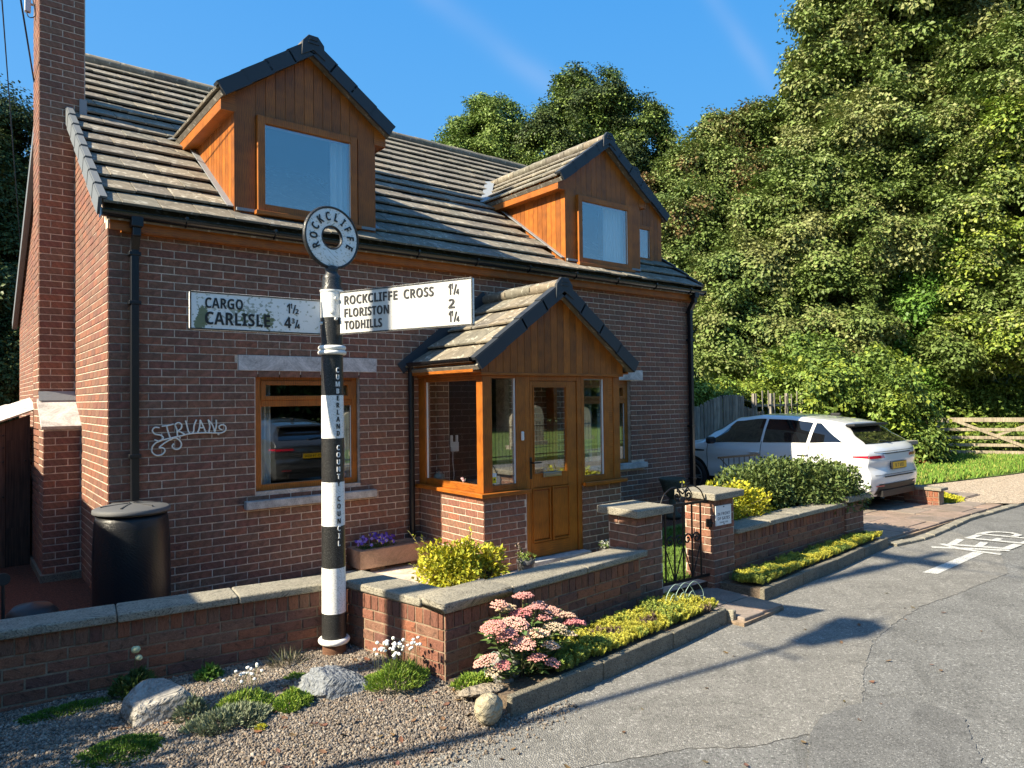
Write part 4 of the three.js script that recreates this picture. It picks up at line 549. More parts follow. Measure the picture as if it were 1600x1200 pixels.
    const fs = new THREE.PlaneGeometry(len - .012, h - .012).translate(len / 2, h / 2, .0105).applyMatrix4(F); part(plate, 'face', fs, new THREE.MeshPhysicalMaterial({ map, roughness: .4, clearcoat: .1 }));
    const e = .0085; part(plate, 'border', merge([bb(0, len, 0, e, -.014, .014), bb(0, len, h - e, h, -.014, .014), bb(len - e, len, e, h - e, -.014, .014)]), black);
    const L = []; for (const [t, x, y, size, w] of rows) { const q = txt(t, size); const bw = q.boundingBox.max.x - q.boundingBox.min.x; q.translate(-q.boundingBox.min.x, 0, 0).scale(w ? w / bw : .86, 1, 1).translate(x, y, .011); L.push(q.applyMatrix4(F)); }
    part(plate, 'lettering', merge(L), ink); return plate;
  }
  const frac = (n, d, x, y, s) => [[n, x - s * .02, y + s * .5, s * .52, s * (n === '1' ? .16 : .3)], [d, x + s * .5, y - s * .02, s * .5, s * .32]];
  const slash = (x, y, s) => ['/', x + s * .16, y, s * 1.02, s * .42];
  arm(.89, 2.335, 2.587, Math.PI - .035, mapL, [['CARGO', .095, .146, .069, .245], ['CARLISLE', .095, .036, .085, .43], ['1', .645, .142, .07, .022], ...frac('1', '2', .672, .142, .07), slash(.675, .142, .062), ['4', .625, .036, .078, .05], ...frac('3', '4', .68, .036, .07), slash(.69, .036, .062)], 'left arm lettered CARGO and CARLISLE, stained with moss', .095);
  arm(1.155, 2.335, 2.648, -THREE.MathUtils.degToRad(68), mapR, [['ROCKCLIFFE  CROSS', .045, .216, .064, .80], ['FLORISTON', .045, .124, .062, .415], ['TODHILLS', .045, .034, .062, .35], ['1', .965, .212, .074, .022], ...frac('1', '4', .99, .212, .074), slash(.995, .212, .066), ['2', .965, .122, .062, .05], ['1', .965, .03, .074, .022], ...frac('1', '4', .99, .03, .074), slash(.995, .03, .066)], 'right arm lettered ROCKCLIFFE CROSS, FLORISTON and TODHILLS', .09);
  // vertical lettering down the post
  const wL = [], bL = []; const colA = THREE.MathUtils.degToRad(82 - 36);
  const put = (word, yTop, step) => { for (let i = 0; i < word.length; i++) { const y = yTop - i * step, g = txt(word[i], .036, .006), b = g.boundingBox; g.translate(-(b.min.x + b.max.x) / 2, -.018, 0).scale(.85, 1, 1).translate(0, 0, R(y) - .002).translate(0, y, 0).rotateY(THREE.MathUtils.degToRad(4)); const onBlack = (y > 1.89) || (y > 1.255 && y < 1.575) || (y > .63 && y < .935); (onBlack ? wL : bL).push(g); } };
  put('CUMBERLAND', 2.075, .0515); put('COUNTY', 1.507, .0525); put('COUNCIL', 1.135, .054);
  part(post, 'lettering', merge(wL), white); part(post, 'lettering', merge(bL), ink);
}

/* ------------------------------------------------ garden walls, pillars, gate */
function brickRun(t, a, b, { h, courses, front, depth = .22, seedOff = 0, visFrom = 0, ends = [] }, list) { // a,b: base line of the seen face; wall body lies behind it
  const u = V(b[0] - a[0], 0, b[1] - a[1]), L = u.length(); u.normalize(); const n = V(-u.z, 0, u.x); // to the left of a->b in plan with y up => faces +z for a->b along +x
  const g = box(L, h + .1, depth, L / 2, h / 2 - .05, -depth / 2); const m = part(t, 'wall_core', uvm(g), M.oldMortar); m.position.set(a[0], 0, a[1]); m.rotation.y = -Math.atan2(u.z, u.x);
  const o = V(a[0], 0, a[1]); const c0 = h - .11;
  const n0 = Math.floor(c0 / .075); const start = c0 - n0 * .075 - .075;
  const loc = []; layBricks(loc, { o: o.clone().addScaledVector(u, visFrom), u, n, len: L - visFrom, y0: start, courses: n0 + 1, parent: t, off: seedOff, proud: .006 });
  layBricks(loc, { o: o.clone().addScaledVector(u, visFrom), u, n, len: L - visFrom, y0: c0, courses: 1, ch: .112, cl: .078, parent: t, proud: .007 });
  for (const q of loc) q.proud += rr(-.004, .004); list.push(...loc); return { u, n, L };
}
function coping(t, pts, y, w, n, over = .035, th = .056) { // slabs along a centre line
  for (let i = 1; i < pts.length; i++) { const a = pts[i - 1], b = pts[i]; const L = Math.hypot(b[0] - a[0], b[1] - a[1]), k = n[i - 1]; for (let j = 0; j < k; j++) { const l = L / k - .006; let g = new RoundedBoxGeometry(l, th, w, 4, .014); g = uvm(roughen(g, .006, 12, j * 2.1 + i), 1, j * .3 + i * .17, j * .2); const m = part(t, 'coping_stone', g, M.coping); const q = (j + .5) / k; m.position.set(lerp(a[0], b[0], q), y + th / 2 + rr(-.002, .002), lerp(a[1], b[1], q)); m.rotation.y = -Math.atan2(b[1] - a[1], b[0] - a[0]); } }
}
{
  const t = thing('garden_wall', 'low brick garden wall with stone coping, turning a corner behind the signpost', 'garden wall'); const list = [];
  brickRun(t, [-7, 1.20], [1.17, 2.225], { h: .435, visFrom: 5.5 }, list);
  brickRun(t, [1.12, 2.235], [1.336, 3.275], { h: .43, seedOff: 1, depth: .2 }, list);
  brickRun(t, [1.336, 3.275], [3.53, 3.05], { h: .43 }, list);
  buildBricks(list, t, oldBrickMats);
  coping(t, [[-7, 1.10], [1.10, 2.116]], .435, .29, [11]); coping(t, [[1.21, 2.06], [1.42, 3.03]], .4335, .3, [1]);
  // mitred corner slab and the run to the gate
  const cs = uvm(roughen(poly([[1.29, 3.0], [1.575, 2.94], [1.58, 2.965], [1.9, 2.925], [1.93, 3.245], [1.33, 3.31], [1.295, 3.29]], .4355, .5), .004, 9)); part(t, 'coping_stone', cs, M.coping);
  coping(t, [[1.93, 3.085], [3.6, 2.915]], .435, .315, [2]);
}
function pillar(name, label, [x0, x1], [z0, z1], h, capY, sides, cat = 'gate pillar', group) {
  const t = thing(name, label, cat, [0, 0, 0], 0, group); const list = [];
  const core = part(t, 'pillar_core', uvm(bb(x0 + .004, x1 - .004, -.2, h, z0 + .004, z1 - .004)), M.mortar); const w = x1 - x0, d = z1 - z0, off = rnd() < .5 ? 1 : 0;
  layBricks(list, { o: V(x0, 0, z1), u: V(1, 0, 0), n: V(0, 0, 1), len: w, y0: h - .075 * 13, courses: 13, parent: t, off });
  layBricks(list, { o: V(x0, 0, z1), u: V(0, 0, -1), n: V(-1, 0, 0), len: d, y0: h - .075 * 13, courses: 13, parent: t, off: 1 - off });
  if (sides) layBricks(list, { o: V(x1, 0, z1), u: V(0, 0, -1), n: V(1, 0, 0), len: d, y0: h - .075 * 13, courses: 13, parent: t, off: 1 - off });
  buildBricks(list, t, sides === 2 ? brickMats : brickMats);
  part(t, 'cap_stone', uvm(roughen(rb(x0 - .075, x1 + .075, capY - .07, capY, z0 - .075, z1 + .075, .012, 4), .006, 9, x0), 1, x0, z0), M.coping); return t;
}
const gp1 = pillar('gate_pillar', 'brick gate pillar left of the iron gate with lichened cap stone', [3.55, 3.9], [2.65, 3.0], .775, .85, 0, 'gate pillar');
const gp2 = pillar('gate_pillar', 'brick gate pillar carrying the white notice, right of the iron gate', [4.7, 5.05], [2.63, 2.98], .82, .893, 0, 'gate pillar');
pillar('brick_pier', 'low brick end pier under the dark bush beside the drive', [7.62, 8.08], [2.42, 2.86], .50, .565, 1, 'brick pier');
pillar('brick_pier', 'brick pier on the far side of the drive behind the white car', [11.85, 12.2], [1.45, 1.8], .95, 1.02, 1, 'brick pier');
{
  const t = thing('garden_wall', 'low brick wall with stone coping from the notice pillar to the drive', 'garden wall'); const list = [];
  brickRun(t, [5.05, 2.975], [7.62, 2.84], { h: .44 }, list); buildBricks(list, t, oldBrickMats); coping(t, [[5.05, 2.865], [7.62, 2.73]], .44, .31, [4]);
  const s = thing('low_wall', 'ankle high brick wall running from the far drive pier towards the road', 'low wall'); const l2 = []; brickRun(s, [11.84, 1.8], [11.86, 2.35], { h: .2 }, l2); buildBricks(l2, s, oldBrickMats);
  part(s, 'coping_stone', uvm(roughen(rb(11.82, 12.12, .2, .25, 1.8, 2.4, .01, 3), .005, 9)), M.coping);
}
{ // notice on the pillar
  const c = document.createElement('canvas'); c.width = 256; c.height = 210; const x = c.getContext('2d'); x.fillStyle = '#e9edef'; x.fillRect(0, 0, 256, 210); x.fillStyle = '#1c2740'; x.textAlign = 'center'; x.font = 'bold 46px sans-serif'; x.fillText('IN FRONT', 128, 104, 236); x.fillText('OF GATES', 128, 154, 236); x.font = 'bold 26px sans-serif'; x.fillText('THANK YOU', 128, 192, 160);
  const t = new THREE.CanvasTexture(c); t.colorSpace = THREE.SRGBColorSpace; const s = thing('notice', 'white notice plate reading IN FRONT OF GATES on the pillar', 'sign', [4.72, .555, 2.99]);
  part(s, 'plate', rb(0, .262, 0, .2, -.004, .004, .003), M.white); part(s, 'print', new THREE.PlaneGeometry(.25, .19).translate(.131, .1, .0055), std({ map: t, roughness: .4 })); part(s, 'screw', merge([[.131, .185], [.131, .012]].map(p => new THREE.CylinderGeometry(.006, .006, .008, 10).rotateX(Math.PI / 2).translate(p[0], p[1], .006))), M.pipe);
}
{ // wrought iron gate, nearly shut between the pillars
  const t = thing('iron_gate', 'black wrought iron garden gate with scrolls between the brick pillars', 'gate', [3.93, .03, 2.9], -.06);
  const W = .74, r = .0115; const scroll = (cx, cy, R0, s, st, turns = 1.35) => tube(Array.from({ length: 26 }, (_, i) => { const q = i / 25, a = st + s * q * turns * 6.283, R = R0 * (1 - .8 * q); return V(cx + Math.cos(a) * R, cy + Math.sin(a) * R, 0); }), .0085, 60, 6);
  part(t, 'frame', merge([beam(V(0, 0, 0), V(0, .80, 0), .02, .02), beam(V(W, 0, 0), V(W, .80, 0), .028, .028), beam(V(0, .05, 0), V(W, .05, 0), .012, .026), beam(V(0, .78, 0), V(W, .78, 0), .012, .024)]), M.iron);
  for (const x of [.12, .245, .37, .495, .62]) part(t, 'upright', bar(V(x, .05, 0), V(x, .78, 0), r * .8), M.iron);
  part(t, 'scroll', merge([scroll(.18, .44, .055, 1, 0), scroll(.31, .44, .055, -1, Math.PI), scroll(.43, .44, .055, 1, 0), scroll(.56, .44, .055, -1, Math.PI)]), M.iron);
  part(t, 'scroll', merge([bar(V(.13, .36, 0), V(.245, .06, 0), .006), bar(V(.36, .36, 0), V(.245, .06, 0), .006), bar(V(.38, .36, 0), V(.495, .06, 0), .006), bar(V(.61, .36, 0), V(.495, .06, 0), .006)]), M.iron);
  part(t, 'crest', merge([tube([V(.05, .79, 0), V(.12, .9, 0), V(.26, .95, 0), V(.37, .88, 0)], .007, 20), tube([V(.69, .79, 0), V(.62, .9, 0), V(.48, .95, 0), V(.37, .88, 0)], .007, 20), scroll(.29, .86, .05, -1, 1.5), scroll(.45, .86, .05, 1, 1.6), new THREE.ConeGeometry(.016, .07, 8).translate(.37, .98, 0), ...[.29, .37, .45].map(x => tube([V(x, .8, 0), V(x + .03, .86, .02), V(x, .93, 0)], .006, 10))]), M.iron);
  part(t, 'latch', merge([rb(W - .02, W + .05, .52, .60, -.02, .02, .004), bar(V(W - .03, .56, .02), V(W + .04, .56, .02), .008)]), M.iron);
}
{ // second iron gate at the corner of the house
  const t = thing('side_gate', 'thin black iron side gate beside the house corner, half hidden by the bush', 'gate', [8.5, 0, .35], -.12); const W = 1.0, L = [];
  part(t, 'frame', merge([beam(V(0, 0, 0), V(0, .95, 0), .03, .03), beam(V(W, 0, 0), V(W, .95, 0), .03, .03), beam(V(0, .08, 0), V(W, .08, 0), .015, .03), beam(V(0, .85, 0), V(W, .85, 0), .015, .03)]), M.iron);
  for (let i = 1; i < 8; i++) part(t, 'upright', bar(V(i * W / 8, .08, 0), V(i * W / 8, .85, 0), .007), M.iron); part(t, 'brace', bar(V(.05, .84, 0), V(W - .05, .1, 0), .008), M.iron);
}

/* ------------------------------------------------ things in the front garden */
{ // compost bin
  const t = thing('compost_bin', 'tall black plastic compost bin with a grey lid at the house corner', 'compost bin', [.0, 0, .40]);
  const pl = new THREE.MeshPhysicalMaterial({ color: C(.012, .013, .016), roughness: .38, bumpMap: rep(concreteBump, 2), bumpScale: .002 });
  part(t, 'body', lathe([[.298, 0], [.302, .02], [.302, .3], [.30, .6], [.29, .8], [.283, .86], [.27, .9], [0, .9]], 56), pl);
  part(t, 'lid', lathe([[0, .985], [.1, .983], [.22, .972], [.285, .955], [.302, .945], [.304, .92], [.296, .912], [.284, .915], [.28, .9], [0, .9]], 56), std({ color: C(.11, .112, .115), roughness: .6, bumpMap: rep(concreteBump, 2), bumpScale: .002 }));
  part(t, 'lid_rib', merge([0, 1, 2, 3, 4, 5].map(i => { const a = i * Math.PI / 3; return beam(V(.03 * Math.cos(a), .987, .03 * Math.sin(a)), V(.24 * Math.cos(a), .973, .24 * Math.sin(a)), .012, .01); })), std({ color: C(.06, .06, .062), roughness: .6 }));
}
{ // half round stone trough against the wall
  const t = thing('stone_trough', 'pinkish stone trough planter standing below the front window', 'planter', [2.62, 0, .2]);
  const mt = std({ map: rep(flagTex, 1.1), color: C(1.1, .92, .8), bumpMap: rep(concreteBump, 2), bumpScale: .006, roughness: .95 });
  const o = new THREE.Shape(); o.moveTo(-.44, -.15); o.lineTo(.52, -.15); o.lineTo(.52, .15); o.lineTo(-.44, .15); const h = new THREE.Path(); h.moveTo(-.39, -.1); h.lineTo(-.39, .1); h.lineTo(.47, .1); h.lineTo(.47, -.1); o.holes.push(h);
  part(t, 'trough', uvm(roughen(merge([new THREE.ExtrudeGeometry(o, { depth: .18, bevelEnabled: true, bevelSize: .01, bevelThickness: .01, bevelSegments: 2, steps: 3 }).rotateX(-Math.PI / 2).translate(.0, .06, 0), bb(-.40, .48, .055, .09, -.11, .11)]), .004, 7)), mt); part(t, 'foot', uvm(merge([bb(-.3, -.12, 0, .052, -.1, .1), bb(.2, .38, 0, .052, -.1, .1)])), mt); part(t, 'soil', uvm(bb(-.39, .47, .15, .2, -.1, .1)), M.soil);
}
// leaf building: folded diamond leaves with colours per leaf
function leaves(list) { // {p, d (tip direction), up, l, w, c, fold}
  const pos = [], col = [], idx = []; let n = 0; const s = V(), nn = V();
  for (const e of list) { const d = e.d.clone().normalize(); s.crossVectors(d, e.up); if (s.lengthSq() < 1e-6) s.set(1, 0, 0); s.normalize(); nn.crossVectors(s, d).normalize(); const f = e.fold ?? .25; const a = e.p, tip = a.clone().addScaledVector(d, e.l).addScaledVector(nn, -.12 * e.l), mid = a.clone().addScaledVector(d, e.l * .45); const L = mid.clone().addScaledVector(s, -e.w / 2).addScaledVector(nn, f * e.w / 2), Rr = mid.clone().addScaledVector(s, e.w / 2).addScaledVector(nn, f * e.w / 2); for (const v of [a, L, tip, Rr]) { pos.push(v.x, v.y, v.z); col.push(e.c[0], e.c[1], e.c[2]); } idx.push(n, n + 2, n + 1, n, n + 3, n + 2); n += 4; }
  const g = new THREE.BufferGeometry(); g.setAttribute('position', new THREE.Float32BufferAttribute(pos, 3)); g.setAttribute('color', new THREE.Float32BufferAttribute(col, 3)); g.setIndex(idx); g.computeVertexNormals(); return g;
}
const leafMat = (t = .25, r = .62) => new THREE.MeshPhysicalMaterial({ vertexColors: true, side: THREE.DoubleSide, roughness: r, transmission: t, thickness: 0, ior: 1.3 });
const LEAF = leafMat(.3), LEAFD = leafMat(.15, .5), STEM = std({ color: C(.09, .10, .035), roughness: .9 }), WOODY = std({ color: C(.10, .075, .05), roughness: .95 });
const vary = (c, k = .25) => { const f = 1 + (rnd() - .5) * 2 * k, g = (rnd() - .5) * k * .5; return [c[0] * f * (1 + g), c[1] * f, c[2] * f * (1 - g)]; };
function sph() { const z = rr(-1, 1), a = rr(0, 6.283), r = Math.sqrt(1 - z * z); return V(r * Math.cos(a), z, r * Math.sin(a)); }
function bush({ name, label, cat = 'shrub', group, pos, blobs, n, l, w, cols, mat = LEAF, stems = 10, sprigs = 0 }) { // blobs: [x, y, z, rx, ry, rz] relative to pos
  const t = thing(name, label, cat, pos, 0, group), L = [], ST = []; const vol = blobs.map(b => b[3] * b[4] + b[4] * b[5] + b[3] * b[5]), tot = vol.reduce((a, b) => a + b, 0);
  blobs.forEach((b, bi) => {
    const c = V(b[0], b[1], b[2]), k = Math.round(n * vol[bi] / tot), clumps = Array.from({ length: Math.max(6, Math.round(k / 45)) }, () => { const d = sph(); const q = rr(.72, 1.06); return [V(d.x * b[3] * q, d.y * b[4] * q, d.z * b[5] * q).add(c), d]; });
    for (let i = 0; i < k; i++) { const [cp, cd] = pick(clumps); const R = .32 * Math.min(b[3], b[4], b[5]) + l * .8; const q = sph().multiplyScalar(R * Math.cbrt(rnd())); const p = cp.clone().add(q); if (p.y < .01) continue; const d = cd.clone().multiplyScalar(.7).add(sph().multiplyScalar(.8)).add(V(0, .35, 0)); L.push({ p, d, up: V(rr(-.5, .5), 1, rr(-.5, .5)), l: l * rr(.7, 1.25), w: w * rr(.75, 1.2), c: vary(pick(cols)) }); }
    for (let i = 0; i < sprigs * k / n; i++) { const d = sph(); d.y = Math.abs(d.y) * .8 + .2; const p0 = V(d.x * b[3] * .9, d.y * b[4] * .9, d.z * b[5] * .9).add(c), p1 = p0.clone().addScaledVector(d, l * rr(3, 6)); ST.push(bar(p0, p1, .0025, 4)); for (let q = 0; q < 9; q++) L.push({ p: p0.clone().lerp(p1, q / 8), d: d.clone().add(sph().multiplyScalar(.9)), up: V(0, 1, 0), l: l * .9, w: w * .9, c: vary(pick(cols)) }); }
    for (let i = 0; i < stems; i++) { const d = sph(); d.y = Math.abs(d.y) + .2; ST.push(bar(V(c.x * .8 + rr(-.05, .05), 0, c.z * .8 + rr(-.05, .05)), V(c.x + d.x * b[3] * .7, c.y + d.y * b[4] * .6, c.z + d.z * b[5] * .7), .008, 5, .004)); }
  });
  part(t, 'foliage', leaves(L), mat); if (ST.length) part(t, 'stem', merge(ST), WOODY); return t;
}
const GOLD = [[.50, .47, .03], [.58, .53, .04], [.42, .43, .035], [.36, .40, .04]];
bush({ name: 'golden_shrub', label: 'yellow green golden shrub behind the wall below the porch', pos: [2.42, 0, 1.85], blobs: [[-.1, .22, 0, .26, .22, .24], [.18, .2, .03, .22, .2, .22], [-.22, .33, -.05, .15, .16, .15], [.06, .36, 0, .18, .15, .16], [.34, .24, .05, .1, .2, .11]], n: 6500, l: .048, w: .028, cols: GOLD, sprigs: 8 });
bush({ name: 'golden_shrub', label: 'small bright yellow shrub beneath the dark clipped bush, right of the notice pillar', pos: [5.7, 0, 2.55], blobs: [[0, .5, 0, .42, .32, .16], [-.38, .55, -.02, .26, .3, .15], [.42, .45, 0, .3, .25, .14], [-.3, .78, -.02, .1, .1, .08]], n: 7000, l: .046, w: .028, cols: GOLD, sprigs: 6 });
bush({ name: 'clipped_bush', label: 'rounded dark green bush spilling over the wall end and brick pier', pos: [7.05, 0, 2.25], blobs: [[-.45, .64, -.05, .52, .29, .38], [.05, .66, 0, .7, .30, .40], [.62, .65, .1, .56, .29, .40], [.86, .58, .34, .38, .27, .30], [.2, .45, 0, .9, .4, .4], [.55, .62, .42, .4, .24, .22]], n: 30000, l: .056, w: .032, cols: [[.10, .15, .04], [.13, .18, .05], [.16, .205, .06], [.08, .12, .035]], mat: LEAFD, stems: 14, sprigs: 0 });
{ // pansies in the trough
  const t = thing('violas', 'clump of violet viola flowers in the left end of the stone trough', 'flowers', [2.44, .2, .2]); const L = [], F = [], vio = [[.14, .07, .42], [.20, .11, .55], [.09, .04, .3], [.32, .22, .62]];
  for (let i = 0; i < 420; i++) { const a = rr(0, 6.28), r = Math.sqrt(rnd()); L.push({ p: V(r * .24 * Math.cos(a), rr(0, .1) * (1 - r * .5), r * .11 * Math.sin(a)), d: sph().add(V(0, .6, 0)), up: V(0, 1, .2), l: .03, w: .013, c: vary([.11, .17, .04]) }); }
  for (let i = 0; i < 62; i++) { const a = rr(0, 6.28), r = Math.sqrt(rnd()), p = V(r * .25 * Math.cos(a), .1 + .06 * (1 - r * r) + rr(-.02, .03), r * .12 * Math.sin(a)), n = V(rr(-.8, .4), rr(.1, .8), rr(.4, 1)).normalize(), c = pick(vio); const u = n.clone().cross(V(0, 1, 0)).normalize(), v = n.clone().cross(u); for (let k = 0; k < 5; k++) { const b = k * 1.2566 + .3, d = u.clone().multiplyScalar(Math.cos(b)).addScaledVector(v, Math.sin(b)).addScaledVector(n, .15); F.push({ p, d, up: n, l: .021, w: .021, c: k === 0 && rnd() < .4 ? [.6, .5, .1] : vary(c, .2), fold: .1 }); } }
  part(t, 'foliage', leaves(L), LEAF); part(t, 'petals', leaves(F), leafMat(.2, .7));
}
{ // small pots
  const mk = (name, label, pos, glaze, h, r) => { const t = thing(name, label, 'flower pot', pos); part(t, 'pot', lathe([[0, 0], [r * .68, 0], [r * .74, .01], [r * .95, h * .85], [r * 1.06, h * .86], [r * 1.06, h], [r * .93, h], [r * .9, h * .9], [0, h * .88]], 24), glaze); return t; };
  const a = mk('flower_pot', 'small grey glazed pot with a straggly plant behind the wall by the porch corner', [3.17, 0, 1.9], new THREE.MeshPhysicalMaterial({ color: C(.13, .135, .14), roughness: .25, bumpMap: rep(concreteBump, 4), bumpScale: .004 }), .28, .085); const L = [], S = [];
  for (let i = 0; i < 130; i++) L.push({ p: V(rr(-.07, .08), .27 + rr(0, .06), rr(-.07, .07)), d: sph().add(V(0, .5, 0)), up: V(0, 1, 0), l: .03, w: .018, c: vary([.20, .27, .05]) }); for (let i = 0; i < 5; i++) { const q = [V(0, .27, 0), V(rr(-.05, 0), .33, 0), V(rr(-.13, -.05), rr(.36, .45), rr(-.03, .03))]; S.push(tube(q, .003, 8, 4)); for (let k = 0; k < 6; k++) L.push({ p: q[2].clone().lerp(q[1], k / 8), d: sph(), up: V(0, 1, 0), l: .022, w: .014, c: vary([.45, .35, .30]) }); }
  part(a, 'foliage', leaves(L), LEAF); part(a, 'stem', merge(S), STEM);
  const b = mk('flower_pot', 'small dark pot with white flowers right of the front door', [4.68, 0, 1.52], std({ color: C(.02, .02, .022), roughness: .4 }), .12, .075); const K = []; for (let i = 0; i < 150; i++) K.push({ p: V(rr(-.07, .07), .12 + rr(0, .07), rr(-.06, .06)), d: sph().add(V(0, .5, 0)), up: V(0, 1, 0), l: .028, w: .022, c: rnd() < .35 ? [.7, .7, .62] : vary([.14, .2, .05]) }); part(b, 'foliage', leaves(K), LEAF);
  const m = single('door_mat', uvm(rb(3.75, 4.35, .002, .022, 1.46, 1.78, .006)), std({ map: rep(plankTex, 2), color: C(.8, .8, .8), roughness: 1 }), 'grey door mat lying before the front door step', 'door mat');
}
{ // stone urn by the house corner
  const t = thing('stone_urn', 'dark weathered stone urn standing by the right end of the house front', 'urn', [7.38, 0, .32]); t.scale.set(.72, 1, .72);
  const mt = std({ map: rep(concreteTex, 2), color: C(.30, .31, .26), bumpMap: rep(concreteBump, 2), bumpScale: .006, roughness: .95 });
  part(t, 'bowl', lathe([[.05, .30], [.12, .34], [.2, .42], [.24, .52], [.27, .56], [.28, .6], [.26, .615], [.22, .58], [0, .5]], 32), mt); part(t, 'pedestal', lathe([[0, 0], [.17, 0], [.17, .06], [.1, .1], [.07, .2], [.085, .28], [.05, .31], [0, .31]], 32), mt);
}
{ // dark post with a round head by the wall on the left
  const t = thing('garden_post', 'black post with round disc head beside a low dark tub behind the left wall', 'garden post', [-.95, 0, 1.25]);
  part(t, 'pole', bar(V(0, 0, 0), V(.0, .62, 0), .011), M.black); part(t, 'head', new THREE.CylinderGeometry(.042, .042, .022, 28).rotateX(Math.PI / 2 - .1).translate(0, .65, 0), M.black); part(t, 'tub', lathe([[.0, 0], [.15, 0], [.17, .3], [.16, .38], [.11, .43], [0, .45]], 28).translate(.17, 0, -.05), M.black);
}

/* ------------------------------------------------ stones and plants on the verge */
const rockTex = (c, s, vein) => tex(512, (u, v) => { const a = wrapN(u, v, 5, s, 4), b = wrapN(u, v, 50, s + 2, 3), li = sstep(wrapN(u, v, 16, s + 5, 3), .12, .3), dk = sstep(Math.abs(wrapN(u, v, 7, s + 9, 3)), .0, .05); const k = (1 + .5 * a + .55 * b) * lerp(.75, 1, dk); return [lerp(c[0] * k, vein[0], li * .5), lerp(c[1] * k, vein[1], li * .5), lerp(c[2] * k, vein[2], li * .5)]; });
const rockBump = tex(512, (u, v) => { const h = .5 + .8 * wrapN(u, v, 14, 141, 5); return [h, h, h]; }, false);
function boulder(label, pos, size, amp, f, s, map, rot, slabby, cut) {
  let g = stone(size, amp, f, s, 5);
  if (slabby) { const p = g.attributes.position; for (let i = 0; i < p.count; i++) { const y = p.getY(i), x = p.getX(i), z = p.getZ(i), k = .02 * N3.noise(x * 6, (y + x * .35) * 42, z * 6 + s); p.setXYZ(i, x + k * Math.sign(x), y, z + k * Math.sign(z)); } g.computeVertexNormals(); }
  if (cut) { const p = g.attributes.position, v = V(); for (const [n, d] of cut) { const nn = V(...n).normalize(); for (let i = 0; i < p.count; i++) { v.fromBufferAttribute(p, i); const q = v.dot(nn) - d; if (q > 0) v.addScaledVector(nn, -q * .93); p.setXYZ(i, v.x, v.y, v.z); } } g.computeVertexNormals(); }
  const m = single('boulder', uvm(g, 1.5), std({ map, bumpMap: rep(rockBump, 1.5), bumpScale: .03, roughness: .95 }), label, 'boulder'); m.position.set(...pos); m.rotation.set(...(rot || [0, 0, 0])); return m;
}
boulder('pale angular boulder lying leftmost on the gravel', [-.27, .05, 2.62], [.21, .17, .19], .4, 1.5, 5, rockTex([.33, .31, .28], 151, [.5, .48, .44]), [0, .4, .05], false, [[[-.3, 1, .15], .10], [[-.5, .2, 1], .13], [[.8, .7, .1], .14], [[-1, .3, -.2], .16]]);
boulder('flat blue grey layered slate boulder beside the signpost foot', [.68, .025, 2.99], [.235, .14, .15], .35, 1.7, 12, rockTex([.22, .235, .25], 161, [.36, .38, .4]), [.05, -.25, -.14], true, [[[.25, 1, .1], .085], [[-.6, .6, .6], .13], [[.2, .5, 1], .10]]);
boulder('smooth rounded yellowish cobble at the end of the bed kerb', [1.31, -.02, 3.79], [.10, .092, .085], .10, 1.2, 21, rockTex([.36, .31, .21], 171, [.45, .42, .34]), [0, .6, .12]);
boulder('rough grey stone block under the pink flowering plant', [1.66, .05, 3.5], [.115, .115, .09], .3, 1.6, 31, rockTex([.30, .29, .27], 181, [.45, .44, .42]), [0, .3, 0], false, [[[-.6, .3, 1], .07], [[.2, 1, .2], .09]]);
boulder('flat brown slab of stone sunk in the soil by the wall corner', [1.40, .0, 3.58], [.15, .03, .07], .25, 1.5, 41, rockTex([.27, .23, .18], 191, [.36, .33, .28]), [0, -.5, .05]);
function cushion({ label, pos, r, h, n, l, w, cols, name = 'rockery_plant', flowers, cat = 'plant', spread = 1, mat = LEAF }) { // low mat of upright tips
  const t = thing(name, label, cat, pos), L = []; const [rx, rz] = Array.isArray(r) ? r : [r, r];
  for (let i = 0; i < n; i++) { const a = rr(0, 6.28), q = Math.sqrt(rnd()) * (1 + .25 * N3.noise(Math.cos(a) * 1.5 + pos[0] * 9, Math.sin(a) * 1.5, pos[2] * 9)), x = q * rx * Math.cos(a), z = q * rz * Math.sin(a), y = h * Math.max(.05, (1 - q * q)) * (.75 + .5 * N3.noise(x * 16, z * 16, pos[0])); L.push({ p: V(x, y * rr(.6, 1), z), d: V(x / rx * spread * .8 + rr(-.6, .6), rr(.4, 1.2), z / rz * spread * .8 + rr(-.6, .6)), up: sph(), l: l * rr(.7, 1.3), w: w * rr(.7, 1.3), c: vary(pick(cols)) }); }
  part(t, 'foliage', leaves(L), mat);
  if (flowers) { const S = [], F = []; for (let i = 0; i < flowers.n; i++) { const a = rr(0, 6.28), q = Math.sqrt(rnd()); const p0 = V(q * rx * .8 * Math.cos(a), h * .5, q * rz * .8 * Math.sin(a)), p1 = p0.clone().add(V(rr(-.05, .05) + (flowers.lean || 0), flowers.h * rr(.7, 1.15), rr(-.04, .04))); S.push(tube([p0, p0.clone().lerp(p1, .5).add(V(rr(-.01, .01), 0, rr(-.01, .01))), p1], .0014, 6, 4)); F.push(stone([flowers.r * rr(.7, 1.1), flowers.r * rr(.6, .9), flowers.r * rr(.7, 1.1)], .3, 2, i, 1).translate(p1.x, p1.y, p1.z)); } part(t, 'stem', merge(S), STEM); part(t, 'flower_head', merge(F), std({ color: C(...flowers.c), roughness: .9 })); } return t;
}
const MOSSG = [[.10, .20, .02], [.14, .26, .03], [.07, .14, .02]], FRESH = [[.24, .36, .05], [.32, .42, .06], [.16, .28, .035]], SAGE = [[.20, .24, .15], [.26, .29, .19], [.15, .19, .11]];
